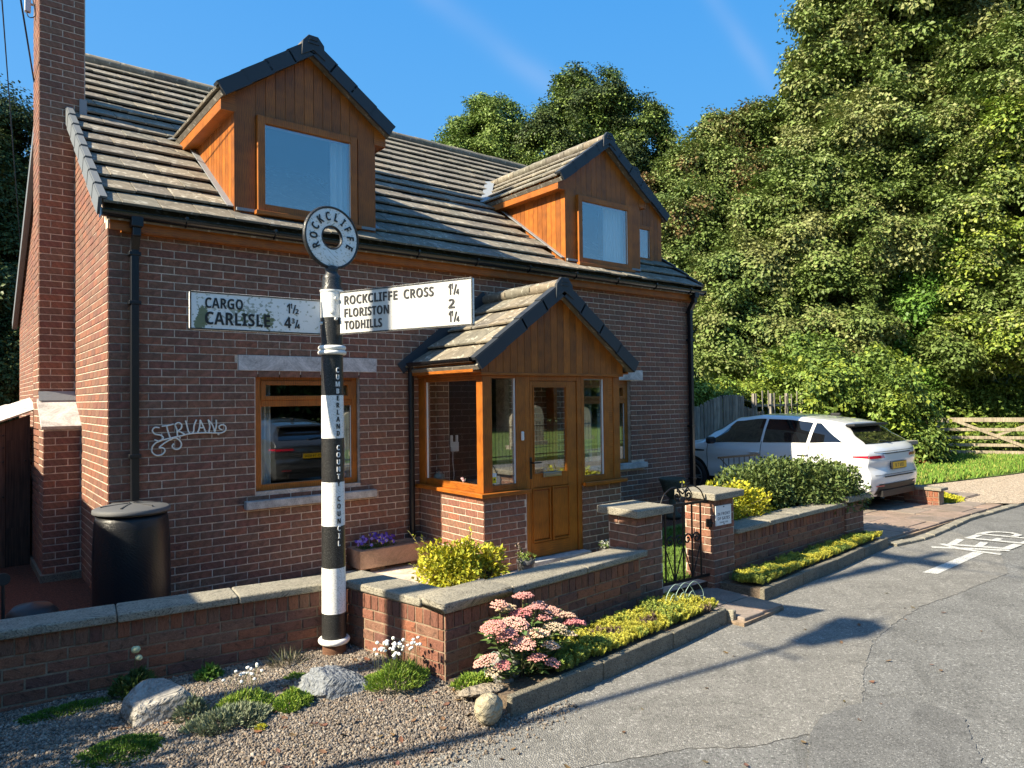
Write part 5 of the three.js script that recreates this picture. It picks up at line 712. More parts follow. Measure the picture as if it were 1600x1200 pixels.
cushion({ label: 'dark green mossy cushion in the bottom left shadow before the pale boulder', pos: [-.52, -.015, 2.98], r: [.24, .18], h: .07, n: 5200, l: .018, w: .007, cols: MOSSG });
cushion({ label: 'thin dark green mat growing along the wall foot at far left', pos: [-.68, 0, 2.22], r: [.26, .10], h: .035, n: 2200, l: .016, w: .007, cols: MOSSG });
cushion({ label: 'grey green sprawling sage like plant right of the pale boulder', pos: [.02, 0, 3.02], r: [.24, .13], h: .09, n: 1500, l: .04, w: .012, cols: SAGE });
cushion({ label: 'upright grey green leafy sprigs against the side of the pale boulder', pos: [-.13, .0, 2.80], r: [.09, .07], h: .16, n: 420, l: .035, w: .014, cols: SAGE });
cushion({ label: 'yellow green plant with white flowers on tall stalks left of the slate', pos: [.16, 0, 2.83], r: [.15, .11], h: .09, n: 1500, l: .032, w: .008, cols: FRESH, flowers: { n: 16, h: .16, r: .012, c: [.78, .78, .74], lean: .03 } });
cushion({ label: 'bright green mossy tuft touching the left side of the slate', pos: [.40, 0, 3.02], r: [.12, .10], h: .10, n: 1900, l: .026, w: .009, cols: FRESH });
cushion({ label: 'small green tuft between the slate and the signpost', pos: [.57, 0, 2.62], r: [.07, .045], h: .03, n: 500, l: .018, w: .008, cols: FRESH });
cushion({ label: 'little green tuft behind the slate by the wall corner', pos: [.97, 0, 2.98], r: [.1, .05], h: .03, n: 600, l: .018, w: .008, cols: FRESH });
cushion({ label: 'feathery light green plant with white flowers at the lit wall end', pos: [1.06, 0, 3.15], r: [.20, .15], h: .15, n: 2300, l: .045, w: .008, cols: FRESH, flowers: { n: 44, h: .17, r: .013, c: [.8, .8, .76], lean: 0 } });
cushion({ label: 'leafy green weed at the corner foot of the garden wall', pos: [1.42, 0, 3.46], r: [.14, .07], h: .06, n: 700, l: .035, w: .014, cols: FRESH });
cushion({ label: 'dark leafy weed with a pale flower head against the left wall', pos: [-.33, 0, 2.2], r: [.12, .07], h: .2, n: 600, l: .05, w: .022, cols: [[.06, .11, .025], [.09, .15, .04]], flowers: { n: 3, h: .18, r: .026, c: [.45, .5, .3], lean: .03 } });
cushion({ label: 'single green seedling growing at the wall foot left of the signpost', pos: [.12, 0, 2.25], r: [.07, .05], h: .08, n: 220, l: .05, w: .022, cols: [[.08, .18, .03], [.12, .24, .04]] });
cushion({ label: 'dry thin stems at the wall foot just left of the signpost', pos: [.62, 0, 2.36], r: [.12, .05], h: .02, n: 90, l: .11, w: .003, cols: [[.20, .18, .12], [.12, .13, .07]] });
cushion({ label: 'tiny yellow green sprout on the gravel below the slate', pos: [.14, 0, 3.2], r: [.03, .03], h: .02, n: 160, l: .014, w: .007, cols: GOLD });
{ // sedum with pink heads
  const t = thing('sedum', 'tall sedum with dusky pink flower heads in front of the garden wall', 'flowering plant', [1.8, -.01, 3.53]); const L = [], S = []; const PINK = [[.56, .25, .22], [.58, .32, .26], [.52, .40, .26], [.52, .19, .19], [.60, .40, .29]];
  const heads = [[-.30, .46, .06, .085], [-.22, .38, .1, .075], [-.13, .55, -.1, .06], [-.05, .5, -.12, .07], [-.1, .42, .02, .1], [.0, .34, .12, .1], [-.13, .31, .15, .085], [.03, .45, -.06, .08], [.1, .56, -.12, .075], [.12, .48, -.02, .075], [.16, .40, .02, .06], [.2, .34, .1, .085], [.28, .42, -.02, .085], [.35, .38, .04, .08], [.38, .33, .1, .085], [.28, .28, .14, .06], [.09, .25, .17, .06], [-.05, .2, .2, .065], [.06, .14, .22, .055], [-.39, .24, .1, .08], [-.36, .17, .14, .055], [-.3, .2, .16, .05], [-.2, .36, -.06, .07], [.22, .47, -.1, .06]];
  const petal = new THREE.OctahedronGeometry(1, 0);
  for (const [x, y0, z, r] of heads) { const y = y0 * .84, c0 = V(x * .35, .0, z * .35 - .02), c1 = V(x, y, z); S.push(tube([c0, c0.clone().lerp(c1, .5).add(V(x * .1, .02, z * .1)), c1], .006, 8, 5)); const c = pick(PINK); const G2 = []; const nn = Math.round(90 * (r / .08) ** 2); for (let i = 0; i < nn; i++) { const a = i * 2.39996, q = Math.sqrt((i + .5) / nn), s = rr(.008, .0125), yy = .38 * r * (1 - q * q) + rr(-.006, .006) + .010 * N3.noise(q * Math.cos(a) * 4, q * Math.sin(a) * 4, x * 50); G2.push(petal.clone().scale(s, s * .8, s).rotateY(a).translate(q * r * Math.cos(a), yy, q * r * Math.sin(a))); }
    const h = part(t, 'flower_head', merge(G2), std({ color: C(...vary(c, .12)), roughness: .9 })); h.position.copy(c1); h.rotation.set(rr(-.25, .3), 0, -x * .7);
    for (let k = 0; k < 12; k++) { const q = rr(.2, .95), p = c0.clone().lerp(c1, q), a = rr(0, 6.28); L.push({ p, d: V(Math.cos(a), rr(.1, .6), Math.sin(a)), up: V(0, 1, 0), l: rr(.06, .1), w: rr(.035, .05), c: vary([.15, .24, .07], .25), fold: .35 }); } }
  for (let k = 0; k < 110; k++) { const a = rr(0, 6.28), q = rr(.05, .3); L.push({ p: V(q * Math.cos(a) * 1.1, rr(.04, .34), q * Math.sin(a) * .6), d: V(Math.cos(a), rr(0, .6), Math.sin(a)), up: V(0, 1, 0), l: rr(.06, .1), w: rr(.035, .055), c: vary([.14, .23, .06], .3), fold: .35 }); }
  part(t, 'stem', merge(S), STEM); part(t, 'foliage', leaves(L), LEAF);
}
function carpet(label, poly4, n, cols, hmin, hmax, yb) { // stonecrop: many upright tips over a four sided bed
  const g = leaves((() => { const L = []; for (let k = 0; k < 26; k++) { const a = k * 2.4, y = .006 + k * .0016; L.push({ p: V(0, y, 0), d: V(Math.cos(a), 1.0 - k * .012, Math.sin(a)), up: V(0, 1, 0.01), l: .013, w: .0062, c: [1, 1, 1], fold: .5 }); } return L; })()); const [A, B, Cc, Dd] = poly4; const L = [];
  for (let i = 0; i < n; i++) { const u = rnd(), v = rnd(); const x = lerp(lerp(A[0], B[0], u), lerp(Dd[0], Cc[0], u), v), z = lerp(lerp(A[1], B[1], u), lerp(Dd[1], Cc[1], u), v); const m = N3.noise(x * 3.1, z * 3.1, yb * 7 + 3), m2 = N3.noise(x * 8, z * 8, 2.2); const edge = Math.min(v, 1 - v) * 2.2; if (m2 * .5 + edge + rnd() * .3 < .28) continue; const gr = sstep(m + m2 * .35, .12, .34), br = sstep(-m + m2 * .4, .16, .34); let c = pick(cols.a); if (rnd() < gr) c = pick(cols.b); if (rnd() < br) c = pick(cols.c); const s = rr(hmin, hmax) * (1 + .4 * m); const k = rr(.75, 1.2); L.push({ p: V(x, yb + .02 + .03 * Math.max(0, m2 + .3), z), q: new THREE.Quaternion().setFromEuler(new THREE.Euler(rr(-.45, .45), rr(0, 6.28), rr(-.45, .45))), s: V(s, s * rr(.8, 1.3), s), c: C(c[0] * k, c[1] * k, c[2] * k) }); }
  tag(instanced(numbered('stonecrop'), g, new THREE.MeshPhysicalMaterial({ side: THREE.DoubleSide, roughness: .7, transmission: .2, thickness: 0 }), L), label, 'ground cover');
}
const SC = { a: [[.52, .49, .055], [.58, .54, .07], [.46, .46, .055]], b: [[.22, .29, .04], [.30, .35, .05]], c: [[.22, .14, .09], [.28, .20, .12], [.13, .09, .06]] };
carpet('yellow green stonecrop carpeting the bed between the pink flowers and the iron gate', [[2.1, 3.3], [3.88, 3.08], [3.99, 3.55], [1.9, 3.76]], 8200, SC, .8, 1.35, -.01);
carpet('yellow green stonecrop carpeting the bed under the wall with the notice pillar', [[4.82, 3.04], [8.0, 2.86], [8.14, 3.07], [4.88, 3.39]], 10500, { ...SC, c: [[.16, .24, .04], [.10, .17, .03]] }, .8, 1.3, -.01);
cushion({ label: 'low yellow leaved plant at the edge of the drive by the far pier', name: 'golden_ground_cover', pos: [12.55, -.06, 2.15], r: [.5, .26], h: .12, n: 1500, l: .06, w: .034, cols: GOLD });
{ // wire hoops
  const m = std({ color: C(.30, .42, .36), roughness: .5, metalness: .2 }); const t = thing('wire_edging', 'pale green wire hoop edging beside the gate path', 'wire edging', [3.6, -.02, 3.28]); const hoop = (a, b, h) => tube([a, a.clone().add(V(0, h * .6, 0)), a.clone().lerp(b, .5).add(V(0, h, 0)), b.clone().add(V(0, h * .6, 0)), b], .0032, 24, 5);
  for (let i = 0; i < 3; i++) part(t, 'hoop', merge([hoop(V(i * .1, 0, i * .02), V(i * .1 + .2, 0, i * .02 + .04), .24), hoop(V(i * .1 + .03, 0, i * .02 + .01), V(i * .1 + .12, 0, i * .02 + .03), .16)]), m); part(t, 'rail', tube([V(0, .1, 0), V(.2, .1, .04), V(.4, .1, .08)], .003, 10, 5), m);
  const u = thing('wire_edging', 'thin wire hoop edging left of the pink flowers', 'wire edging', [1.5, -.01, 3.5]); part(u, 'hoop', merge([hoop(V(0, 0, 0), V(.12, 0, .03), .2), hoop(V(.09, 0, .02), V(.21, 0, .05), .2)]), m);
}

/* ------------------------------------------------ cars */
function makeCar({ label, name, group, pos, turn, paint, L = 4.5, plateText }) {
  const t = thing(name, label, 'car', pos, turn);
  const P = new THREE.MeshPhysicalMaterial({ color: paint, roughness: .28, clearcoat: 1, clearcoatRoughness: .04 });
  const G2 = new THREE.MeshPhysicalMaterial({ color: C(.006, .007, .009), roughness: .03, ior: 1.7, clearcoat: 1, clearcoatRoughness: .01 });
  const lerpT = (a, x) => { let i = 0; while (i < a.length - 2 && a[i + 1][0] < x) i++; const q = clamp((x - a[i][0]) / (a[i + 1][0] - a[i][0]), 0, 1); const k = q * q * (3 - 2 * q) * .5 + q * .5; return lerp(a[i][1], a[i + 1][1], k); };
  const top = [[0, 1.38], [.5, 1.41], [1.0, 1.485], [1.6, 1.545], [2.1, 1.555], [2.6, 1.50], [3.05, 1.27], [3.42, 1.06], [3.9, .99], [4.3, .90], [4.5, .80]], belt = [[0, 1.06], [.6, 1.09], [1.2, 1.05], [2.4, 1.01], [3.3, .99], [3.45, .97], [4.0, .91], [4.5, .74]];
  const half = [[0, .86], [.35, .915], [.9, .935], [1.6, .93], [3.2, .925], [3.9, .91], [4.3, .84], [4.5, .72]], roofW = [[0, .60], [.6, .62], [1.5, .65], [2.5, .66], [3.0, .70], [3.42, .76], [4.0, .74], [4.5, .55]];
  const zr = y => lerpT([[.2, .12], [.36, .03], [.55, .0], [.72, .05], [.80, .03], [.95, .045], [1.03, .10], [1.08, .17], [1.25, .44], [1.38, .60], [1.6, .7]], y), zf = y => L - lerpT([[.2, .12], [.4, .0], [.6, .02], [.8, .12], [.95, .6]], y);
  function section(z) { const w = lerpT(half, z), y1 = lerpT(top, z), yb = Math.min(lerpT(belt, z), y1 - .04), wr = lerpT(roofW, z); return [[w * .90, .24], [w * .975, .36], [w * .995, .52], [w * .985, .66], [w * 1.0, .80], [w * .99, .90], [w * .955, yb], [lerp(w * .955, wr, .5) + .015, lerp(yb, y1 - .05, .5)], [wr, y1 - .055], [wr * .88, y1 - .018], [wr * .5, y1 - .002], [0, y1]]; }
  // surface point: side s (+1/-1), z along the length, row r (fractional) of the section, cap fraction f for the ends
  function pt(side, z, r, f = 1, off = 0) {
    const S = section(clamp(z, 0.0, L)), i = Math.min(S.length - 2, Math.floor(r)), q = r - i; let x = lerp(S[i][0], S[i + 1][0], q), y = lerp(S[i][1], S[i + 1][1], q); let zz = z;
    const bulge = .10 * Math.pow(Math.abs(f) * x / .93, 4); zz = Math.max(zz, zr(y) + bulge); zz = Math.min(zz, zf(y) - bulge * 1.2); return V(side * (x * f + (off && Math.abs(f) > .999 ? off : 0)), y + (off && r > 8 ? off : 0), -zz + (z < .02 ? off : z > L - .02 ? -off : 0));
  }
  function grid(rows, cols, fn) { const pos = [], idx = []; for (let i = 0; i <= rows; i++) for (let j = 0; j <= cols; j++) { const p = fn(i / rows, j / cols); pos.push(p.x, p.y, p.z); } for (let i = 0; i < rows; i++) for (let j = 0; j < cols; j++) { const a = i * (cols + 1) + j, b = a + cols + 1; idx.push(a, a + 1, b, b, a + 1, b + 1); } const g = new THREE.BufferGeometry(); g.setAttribute('position', new THREE.Float32BufferAttribute(pos, 3)); g.setIndex(idx); g.computeVertexNormals(); return g; }
  const R = 11, body = []; const rowsN = 44;
  for (const s of [-1, 1]) { body.push(grid(90, rowsN, (u, v) => pt(s, .02 + u * (L - .04), v * R)), grid(16, rowsN, (u, v) => pt(s, .02, v * R, u)), grid(16, rowsN, (u, v) => pt(s, L - .02, v * R, u))); }
  const bodyG = merge(body.map(g => { const q = g; return q; })); part(t, 'body', bodyG, Object.assign(P, { side: THREE.DoubleSide }));
  part(t, 'underside', merge([bb(-.8, .8, .2, .3, -L + .3, -.25)]), M.black);
  const sideWin = (s, z0a, z0b, z1a, z1b) => grid(10, 16, (u, v) => { const r = lerp(6.12, 7.86, u), z = lerp(lerp(z0a, z0b, u), lerp(z1a, z1b, u), v); const p = pt(s, z, r); p.x += s * .008; p.y += .004; return p; });
  for (const s of [-1, 1]) { part(t, 'side_window', merge([sideWin(s, 2.02, 2.0, 3.26, 2.62)]), G2); part(t, 'side_window', merge([sideWin(s, 1.14, 1.12, 1.97, 1.95)]), G2); part(t, 'quarter_window', merge([sideWin(s, .52, .98, 1.08, 1.06)]), G2);
    part(t, 'pillar_trim', grid(8, 4, (u, v) => { const p = pt(s, lerp(1.06, 1.14, v), lerp(6.1, 7.9, u)); p.x += s * .006; return p; }), P.clone());
    part(t, 'door_handle', merge([rb(-.02, .02, -.012, .012, -.1, .1, .008).translate(s * .945, .875, -2.12), rb(-.02, .02, -.012, .012, -.1, .1, .008).translate(s * .95, .885, -1.2)]), P);
    part(t, 'mirror', merge([new RoundedBoxGeometry(.2, .13, .12, 3, .045).translate(s * 1.02, 1.06, -2.98), bb(s > 0 ? .9 : -1.0, s > 0 ? 1.0 : -.9, 1.01, 1.04, -3.02, -2.96)]), M.black);
    part(t, 'door_seam', merge([[1.09, 0], [2.0, 0], [3.14, 0]].map(([z]) => grid(12, 1, (u, v) => { const p = pt(s, z + (v - .5) * .012, lerp(1.2, 6.2, u)); p.x += s * .0025; return p; }))), M.black);
    part(t, 'sill_trim', grid(60, 4, (u, v) => { const p = pt(s, lerp(.45, L - .4, u), lerp(.0, 1.1, v)); p.x += s * .012; return p; }), M.black);
    part(t, 'wing_trim', grid(8, 2, (u, v) => { const p = pt(s, lerp(3.2, 3.62, u), 4.55 + (v - .5) * lerp(.25, .5, u)); p.x += s * .006; return p; }), M.black);
    for (const zc of [.82, 3.5]) {
      const w = part(t, 'wheel', merge([new THREE.CylinderGeometry(.34, .34, .2, 40).rotateZ(Math.PI / 2).translate(s * .835, .34, -zc), new THREE.TorusGeometry(.30, .045, 10, 40).rotateY(Math.PI / 2).translate(s * .925, .34, -zc)]), std({ color: C(.015, .015, .016), roughness: .8 }));
      const spokes = []; for (let k = 0; k < 5; k++) { const a = k * 1.2566; spokes.push(bar(V(s * .945, .34 + .04 * Math.sin(a), -zc + .04 * Math.cos(a)), V(s * .945, .34 + .24 * Math.sin(a + .12), -zc + .24 * Math.cos(a + .12)), .02, 6, .014), bar(V(s * .945, .34, -zc), V(s * .945, .34 + .24 * Math.sin(a - .12), -zc + .24 * Math.cos(a - .12)), .02, 6, .014)); } spokes.push(new THREE.TorusGeometry(.245, .015, 8, 40).rotateY(Math.PI / 2).translate(s * .94, .34, -zc)); part(w, 'rim', merge(spokes), std({ color: C(.3, .3, .31), metalness: .9, roughness: .35 }));
      const arch = []; const N = 36, pos = [], idx = []; for (let k = 0; k <= N; k++) { const a = lerp(-.35, Math.PI + .35, k / N); for (const r of [.0, .405]) { const y = .34 + r * Math.sin(a), z = zc + r * Math.cos(a); const S = pt(s, z, clamp(y < .36 ? 1 : y < .52 ? 1 + (y - .36) / .16 : y < .66 ? 2 + (y - .52) / .14 : 3 + (y - .66) / .14, 0, 5)); pos.push(S.x + s * .006, Math.max(y, .2), -z); } } for (let k = 0; k < N; k++) { const a = k * 2; idx.push(a, a + 1, a + 2, a + 2, a + 1, a + 3); } const g = new THREE.BufferGeometry(); g.setAttribute('position', new THREE.Float32BufferAttribute(pos, 3)); g.setIndex(idx); g.computeVertexNormals(); part(t, 'wheel_arch', g, new THREE.MeshStandardMaterial({ color: C(.006, .006, .006), side: THREE.DoubleSide, roughness: .95 }));
    } }
  // rear: a patch of the end cap between two fractions and two heights
  const capRow = y => { const S = section(0); let i = 0; while (i < S.length - 2 && S[i + 1][1] < y) i++; return i + clamp((y - S[i][1]) / (S[i + 1][1] - S[i][1]), 0, 1); };
  const rear = (f0, f1, y0, y1, o = .006, f0b = f0, f1b = f1) => grid(8, 20, (u, v) => { const f = lerp(lerp(f0, f0b, u), lerp(f1, f1b, u), v), p = pt(Math.sign(f) || 1, .0, capRow(lerp(y0, y1, u)), Math.abs(f)); p.z += o; p.y += o * .4; return p; });
  part(t, 'rear_window', rear(-.93, .93, 1.085, 1.335, .008, -.95, .95), G2); part(t, 'spoiler', merge([rb(-.60, .60, 1.36, 1.395, -.60, -.44, .014, 3)]), M.black);
  const red = new THREE.MeshPhysicalMaterial({ color: C(.42, .01, .03), roughness: .1, clearcoat: 1 });
  for (const s of [-1, 1]) part(t, 'tail_light', merge([rear(s * .52, s * 1.0, .855, .90, .008, s * .56, s * 1.0), grid(6, 10, (u, v) => { const p = pt(s, lerp(.0, .34, v), capRow(lerp(.862 + v * .012, .915 - v * .02, u))); p.x += s * .006; return p; })]), red);
  part(t, 'light_bar', rear(-.6, .6, .915, .93, .008), M.black); part(t, 'tailgate_seam', merge([rear(-.9, .9, .585, .592, .004), rear(-.86, .86, .955, .962, .004)]), M.black);
  part(t, 'bumper_insert', merge([rear(-.90, .90, .27, .44, .010, -.78, .78), bb(-.6, .6, .24, .34, -.12, -.01)]), M.black); part(t, 'bumper_slot', rear(-.62, .62, .545, .565, .006), M.black); part(t, 'reflector', merge([rear(-.88, -.62, .40, .42, .016), rear(.62, .88, .40, .42, .016)]), red);
  const c = document.createElement('canvas'); c.width = 256; c.height = 56; const x = c.getContext('2d'); x.fillStyle = '#e6b400'; x.fillRect(0, 0, 256, 56); x.fillStyle = '#151515'; x.font = 'bold 44px sans-serif'; x.textAlign = 'center'; x.fillText(plateText, 128, 44, 220); const tx = new THREE.CanvasTexture(c); tx.colorSpace = THREE.SRGBColorSpace;
  const pl = part(t, 'number_plate', rb(-.265, .265, .665, .785, -.03, .0, .004), std({ color: C(.02, .02, .02) })); part(pl, 'plate_face', new THREE.PlaneGeometry(.51, .105).translate(0, .725, .002), std({ map: tx, roughness: .35 }));
  part(t, 'wiper', bar(V(.05, 1.09, -.155), V(-.28, 1.13, -.195), .009), M.black);
  part(t, 'roof_antenna', rb(-.025, .025, 1.52, 1.57, -1.15, -.98, .012), M.black);
  part(t, 'bonnet_seam', merge([-1, 1].map(s => grid(20, 1, (u, v) => { const p = pt(s, lerp(3.45, 4.3, u), 8.0 + v * .06); p.y += .004; return p; }))), M.black);
  part(t, 'windscreen', grid(10, 20, (u, v) => { const f = (v - .5) * 2 * .93, p = pt(Math.sign(f) || 1, lerp(2.72, 3.36, u), lerp(11, 8.15, Math.abs(f))); p.y += .008; p.z -= .006; return p; }), G2);
  return t;
}
makeCar({ name: 'parked_car', label: 'white sport utility car parked on the paved drive beside the house', pos: [11.1, -.045, 2.05], turn: 0, paint: C(.70, .71, .72), plateText: 'N 7 MEL' });

/* ------------------------------------------------ fences, gates, shed, poles and wires */
{ // board fence with arched tops behind the car
  const t = thing('board_fence', 'grey weathered wooden board gates with arched top beyond the white car', 'fence', [0, 0, -2.9]);
  for (let i = 0; i < 44; i++) { const x = 9.6 + i * .125, q = ((i % 22) / 21 - .5) * 2, h = 1.62 + .26 * (1 - q * q) - (x > 14.2 ? .25 : 0); const s = new THREE.Shape(); s.moveTo(-.055, 0); s.lineTo(.055, 0); s.lineTo(.055, h - .03); s.lineTo(0, h); s.lineTo(-.055, h - .03); const m = part(t, 'board', uvm(new THREE.ExtrudeGeometry(s, { depth: .02, bevelEnabled: false }), 1, rnd(), rnd()), pick(M.oldPlank)); m.position.set(x, 0, rr(-.004, .004)); m.rotation.z = rr(-.008, .008); }
  for (const y of [.35, 1.35]) part(t, 'rail', uvm(bb(9.5, 15.1, y, y + .09, -.05, -.005)), M.oldPlank[0]);
  const g = thing('trellis_fence', 'pale open trellis panel with posts standing right of the board gates', 'fence', [14.3, 0, -2.7]);
  for (let i = 0; i < 5; i++) part(g, 'post', uvm(box(.07, 1.9, .07, i * .75, .95, 0)), M.oldPlank[2]); for (const y of [1.0, 1.3, 1.6]) part(g, 'rail', uvm(box(3.1, .05, .03, 1.5, y, .04)), M.oldPlank[2]);
  for (let i = 0; i < 12; i++) part(g, 'picket', uvm(box(.035, 1.0, .02, i * .27, 1.4 + .08 * Math.sin(i), .07)), M.oldPlank[2]);
  const k = thing('lean_to', 'low lean to shelter with a dark sheet roof behind the trellis panel', 'shelter', [15.2, 0, -3.9]); part(k, 'roof', uvm(beam(V(-.9, 1.85, 0), V(1.2, 1.45, 0), 1.2, .04)), M.verge); for (const x of [-.8, 1.1]) part(k, 'post', uvm(box(.08, 1.5, .08, x, .75, .5)), M.oldPlank[0]);
}
{ // five barred field gate on the right
  const t = thing('field_gate', 'weathered wooden five barred field gate across the grass', 'field gate', [22.2, -.05, -1.75], -Math.atan2(1.7, .92)); const W = [M.oldPlank[2], M.oldPlank[1]].map(m => { const q = m.clone(); q.color = C(2.2, 2.05, 1.7); return q; });
  const Lg = 3.6; [[.08, .1], [.30, .09], [.52, .09], [.76, .09], [1.03, .13]].forEach(([y, h], i) => part(t, 'bar', uvm(rb(-2.6, Lg, y, y + h, -.018, .018, .006), 1, i * .3, i), W[i % 2]));
  for (const x of [-2.6, Lg]) part(t, 'stile', uvm(rb(x - .05, x + .05, 0, 1.2, -.035, .035, .008)), W[0]);
  part(t, 'brace', uvm(beam(V(-1.4, .10, .03), V(.55, 1.08, .03), .025, .085)), W[0]); part(t, 'brace', uvm(beam(V(.65, 1.08, .035), V(2.9, .1, .035), .025, .085)), W[0]); part(t, 'brace', uvm(beam(V(2.75, 1.06, .03), V(1.4, .5, -.03), .02, .07)), W[1]);
  for (const x of [-2.8, Lg + .2]) part(t, 'gate_post', uvm(rb(x - .09, x + .09, -.1, 1.35, -.09, .09, .015)), W[1]);
}
{ // timber shed at the left of the chimney
  const t = thing('garden_shed', 'dark timber shed with a pale roof edge left of the chimney', 'shed', [-.495, 0, -2.72], .05);
  for (let i = 0; i < 8; i++) { const x = -.24 * (i + 1), h = 1.73 - (-x - .12) * .38; const sh = new THREE.Shape(); sh.moveTo(x + .004, 0); sh.lineTo(x + .236, 0); sh.lineTo(x + .236, h + .045); sh.lineTo(x + .004, h - .045); part(t, 'cladding_board', uvm(new THREE.ExtrudeGeometry(sh, { depth: .022, bevelEnabled: true, bevelSize: .003, bevelThickness: .003, bevelSegments: 1 }).translate(0, 0, (i % 2) * .012), 1, rnd(), rnd()), pick(M.shedWood)); }
  part(t, 'wall', uvm(bb(-1.9, -.002, 0, 1.0, -2.2, -.03)), M.shedWood[0]); part(t, 'roof', uvm(beam(V(-2.1, 1.02, -1.1), V(0, 1.83, -1.1), 2.2, .05)), std({ color: C(.5, .49, .45), roughness: .8 })); part(t, 'roof_edge', uvm(new THREE.BoxGeometry(2.25, .025, .2).rotateX(.75).rotateZ(.372).translate(-1.02, 1.45, .03)), std({ map: rep(mortarTex, 1), color: C(1.6, 1.8, 2), roughness: .8 }));
  part(t, 'bolt', merge([[-.26, 1.5], [-.26, 1.36], [-.26, 1.2], [-.05, 1.2], [-.26, .8]].map(([x, y]) => new THREE.CylinderGeometry(.011, .011, .03, 8).rotateX(Math.PI / 2).translate(x, y, .04))), M.iron);
}
{ // aerial on the chimney, wires, telegraph pole and lamp post (the last two stand outside the frame and cast the long shadows)
  const t = thing('tv_aerial', 'metal aerial with bracket and cable fixed to the side of the chimney', 'aerial', [-.545, 6.35, -2.45]); const m = std({ color: C(.5, .5, .5), metalness: .7, roughness: .4 });
  part(t, 'mast', bar(V(0, 0, 0), V(0, 2.6, 0), .018), m); part(t, 'bracket', merge([bar(V(0, .3, 0), V(.08, .3, 0), .014), bar(V(0, .1, 0), V(.08, .1, 0), .014), rb(-.03, .03, .0, .16, -.03, .03, .006)]), m); part(t, 'boom', bar(V(-.3, 2.3, 0), V(.5, 2.3, .1), .012), m); for (let i = 0; i < 8; i++) part(t, 'element', bar(V(-.28 + i * .1, 2.3, -.22), V(-.28 + i * .1, 2.31, .22), .005), m); part(t, 'cable', tube([V(0, .3, .02), V(.05, .1, .06), V(.06, -.06, .06), V(.01, -.08, .05), V(-.02, .0, .03)], .006, 20), M.black);
  const p = thing('telegraph_pole', 'tall round wooden telegraph pole left of the picture', 'telegraph pole', [-4.2, 0, 2.09]); part(p, 'pole', cyl(.11, .075, 9.6, 0, 0, 0, 18), std({ map: rep(plankTex, 1), color: C(.7, .6, .5), roughness: .95 })); part(p, 'crossarm', uvm(merge([rb(-.12, .12, 9.0, 9.12, -.5, .5, .01)])), M.oldPlank[0]); part(p, 'insulator', merge([-.42, -.15, .15, .42].map(z => cyl(.035, .025, .1, 0, 9.12, z, 10))), M.white); part(p, 'terminal_box', rb(.06, .2, 8.2, 8.5, -.1, .1, .02), M.pipe);
  const wire = (a, b, sag) => tube(Array.from({ length: 13 }, (_, i) => { const q = i / 12; return V(lerp(a[0], b[0], q), lerp(a[1], b[1], q) - sag * 4 * q * (1 - q), lerp(a[2], b[2], q)); }), .009, 40, 5);
  single('overhead_wire', wire([-2.6, 7.4, 20], [1.1, 7.0, -27], .05), M.black, 'thin dark overhead wire left of the chimney, leading down behind the trees', 'wire'); single('overhead_wire', wire([-3.2, 9.4, 14], [-.475, 5.6, -2.55], .03), M.black, 'thin dark wire running down to the side of the chimney', 'wire');
  const l = thing('lamp_post', 'slender black lamp post with a square lantern left of the picture', 'lamp post', [-4.3, -.12, 3.17]);
  part(l, 'column', merge([cyl(.06, .045, .9, 0, 0, 0), cyl(.042, .03, 5.6, 0, .9, 0), bar(V(-.0, 6.2, -.25), V(0, 6.2, .25), .015)]), M.iron); part(l, 'lantern', merge([new THREE.CylinderGeometry(.26, .14, .5, 4).rotateY(Math.PI / 4).translate(0, 6.75, 0), new THREE.CylinderGeometry(.05, .3, .22, 4).rotateY(Math.PI / 4).translate(0, 7.1, 0), cyl(.03, .005, .2, 0, 7.2, 0, 8)]), M.iron);
}
{ // low building and hedge just left of the picture; their shadow lies over the foot of the gable, the bin and the gravel
  const t = thing('outbuilding', 'plain brick outbuilding with a flat roof left of the picture', 'outbuilding', [-3.25, 0, 0]);
  part(t, 'wall', uvm(wallPoly([[-1.74, 0], [7, 0], [7, 3.4], [-1.74, 3.0]].map(([a, b]) => [a, b]), 0, 2.6).rotateY(Math.PI / 2).translate(-2.6, 0, 0)), M.mortar);
  part(t, 'roof', uvm(wallPoly([[-1.78, 3.0], [7, 3.405], [7, 3.50], [-1.78, 3.06]], 0, 2.7).rotateY(Math.PI / 2).translate(-2.68, 0, 0)), M.lead);
}
bush({ name: 'boundary_hedge', label: 'clipped hedge left of the picture beside the outbuilding', cat: 'hedge', pos: [-3.5, 0, 0], blobs: [[.15, 1.08, 2.2, .5, 1.1, .5], [.15, 1.12, 2.8, .5, 1.14, .5], [.15, 1.2, 3.4, .5, 1.22, .5], [.15, 1.2, 4.0, .5, 1.25, .5], [.15, 1.2, 4.6, .5, 1.25, .5]], n: 22000, l: .07, w: .045, cols: [[.06, .10, .025], [.08, .13, .03]], stems: 6 });

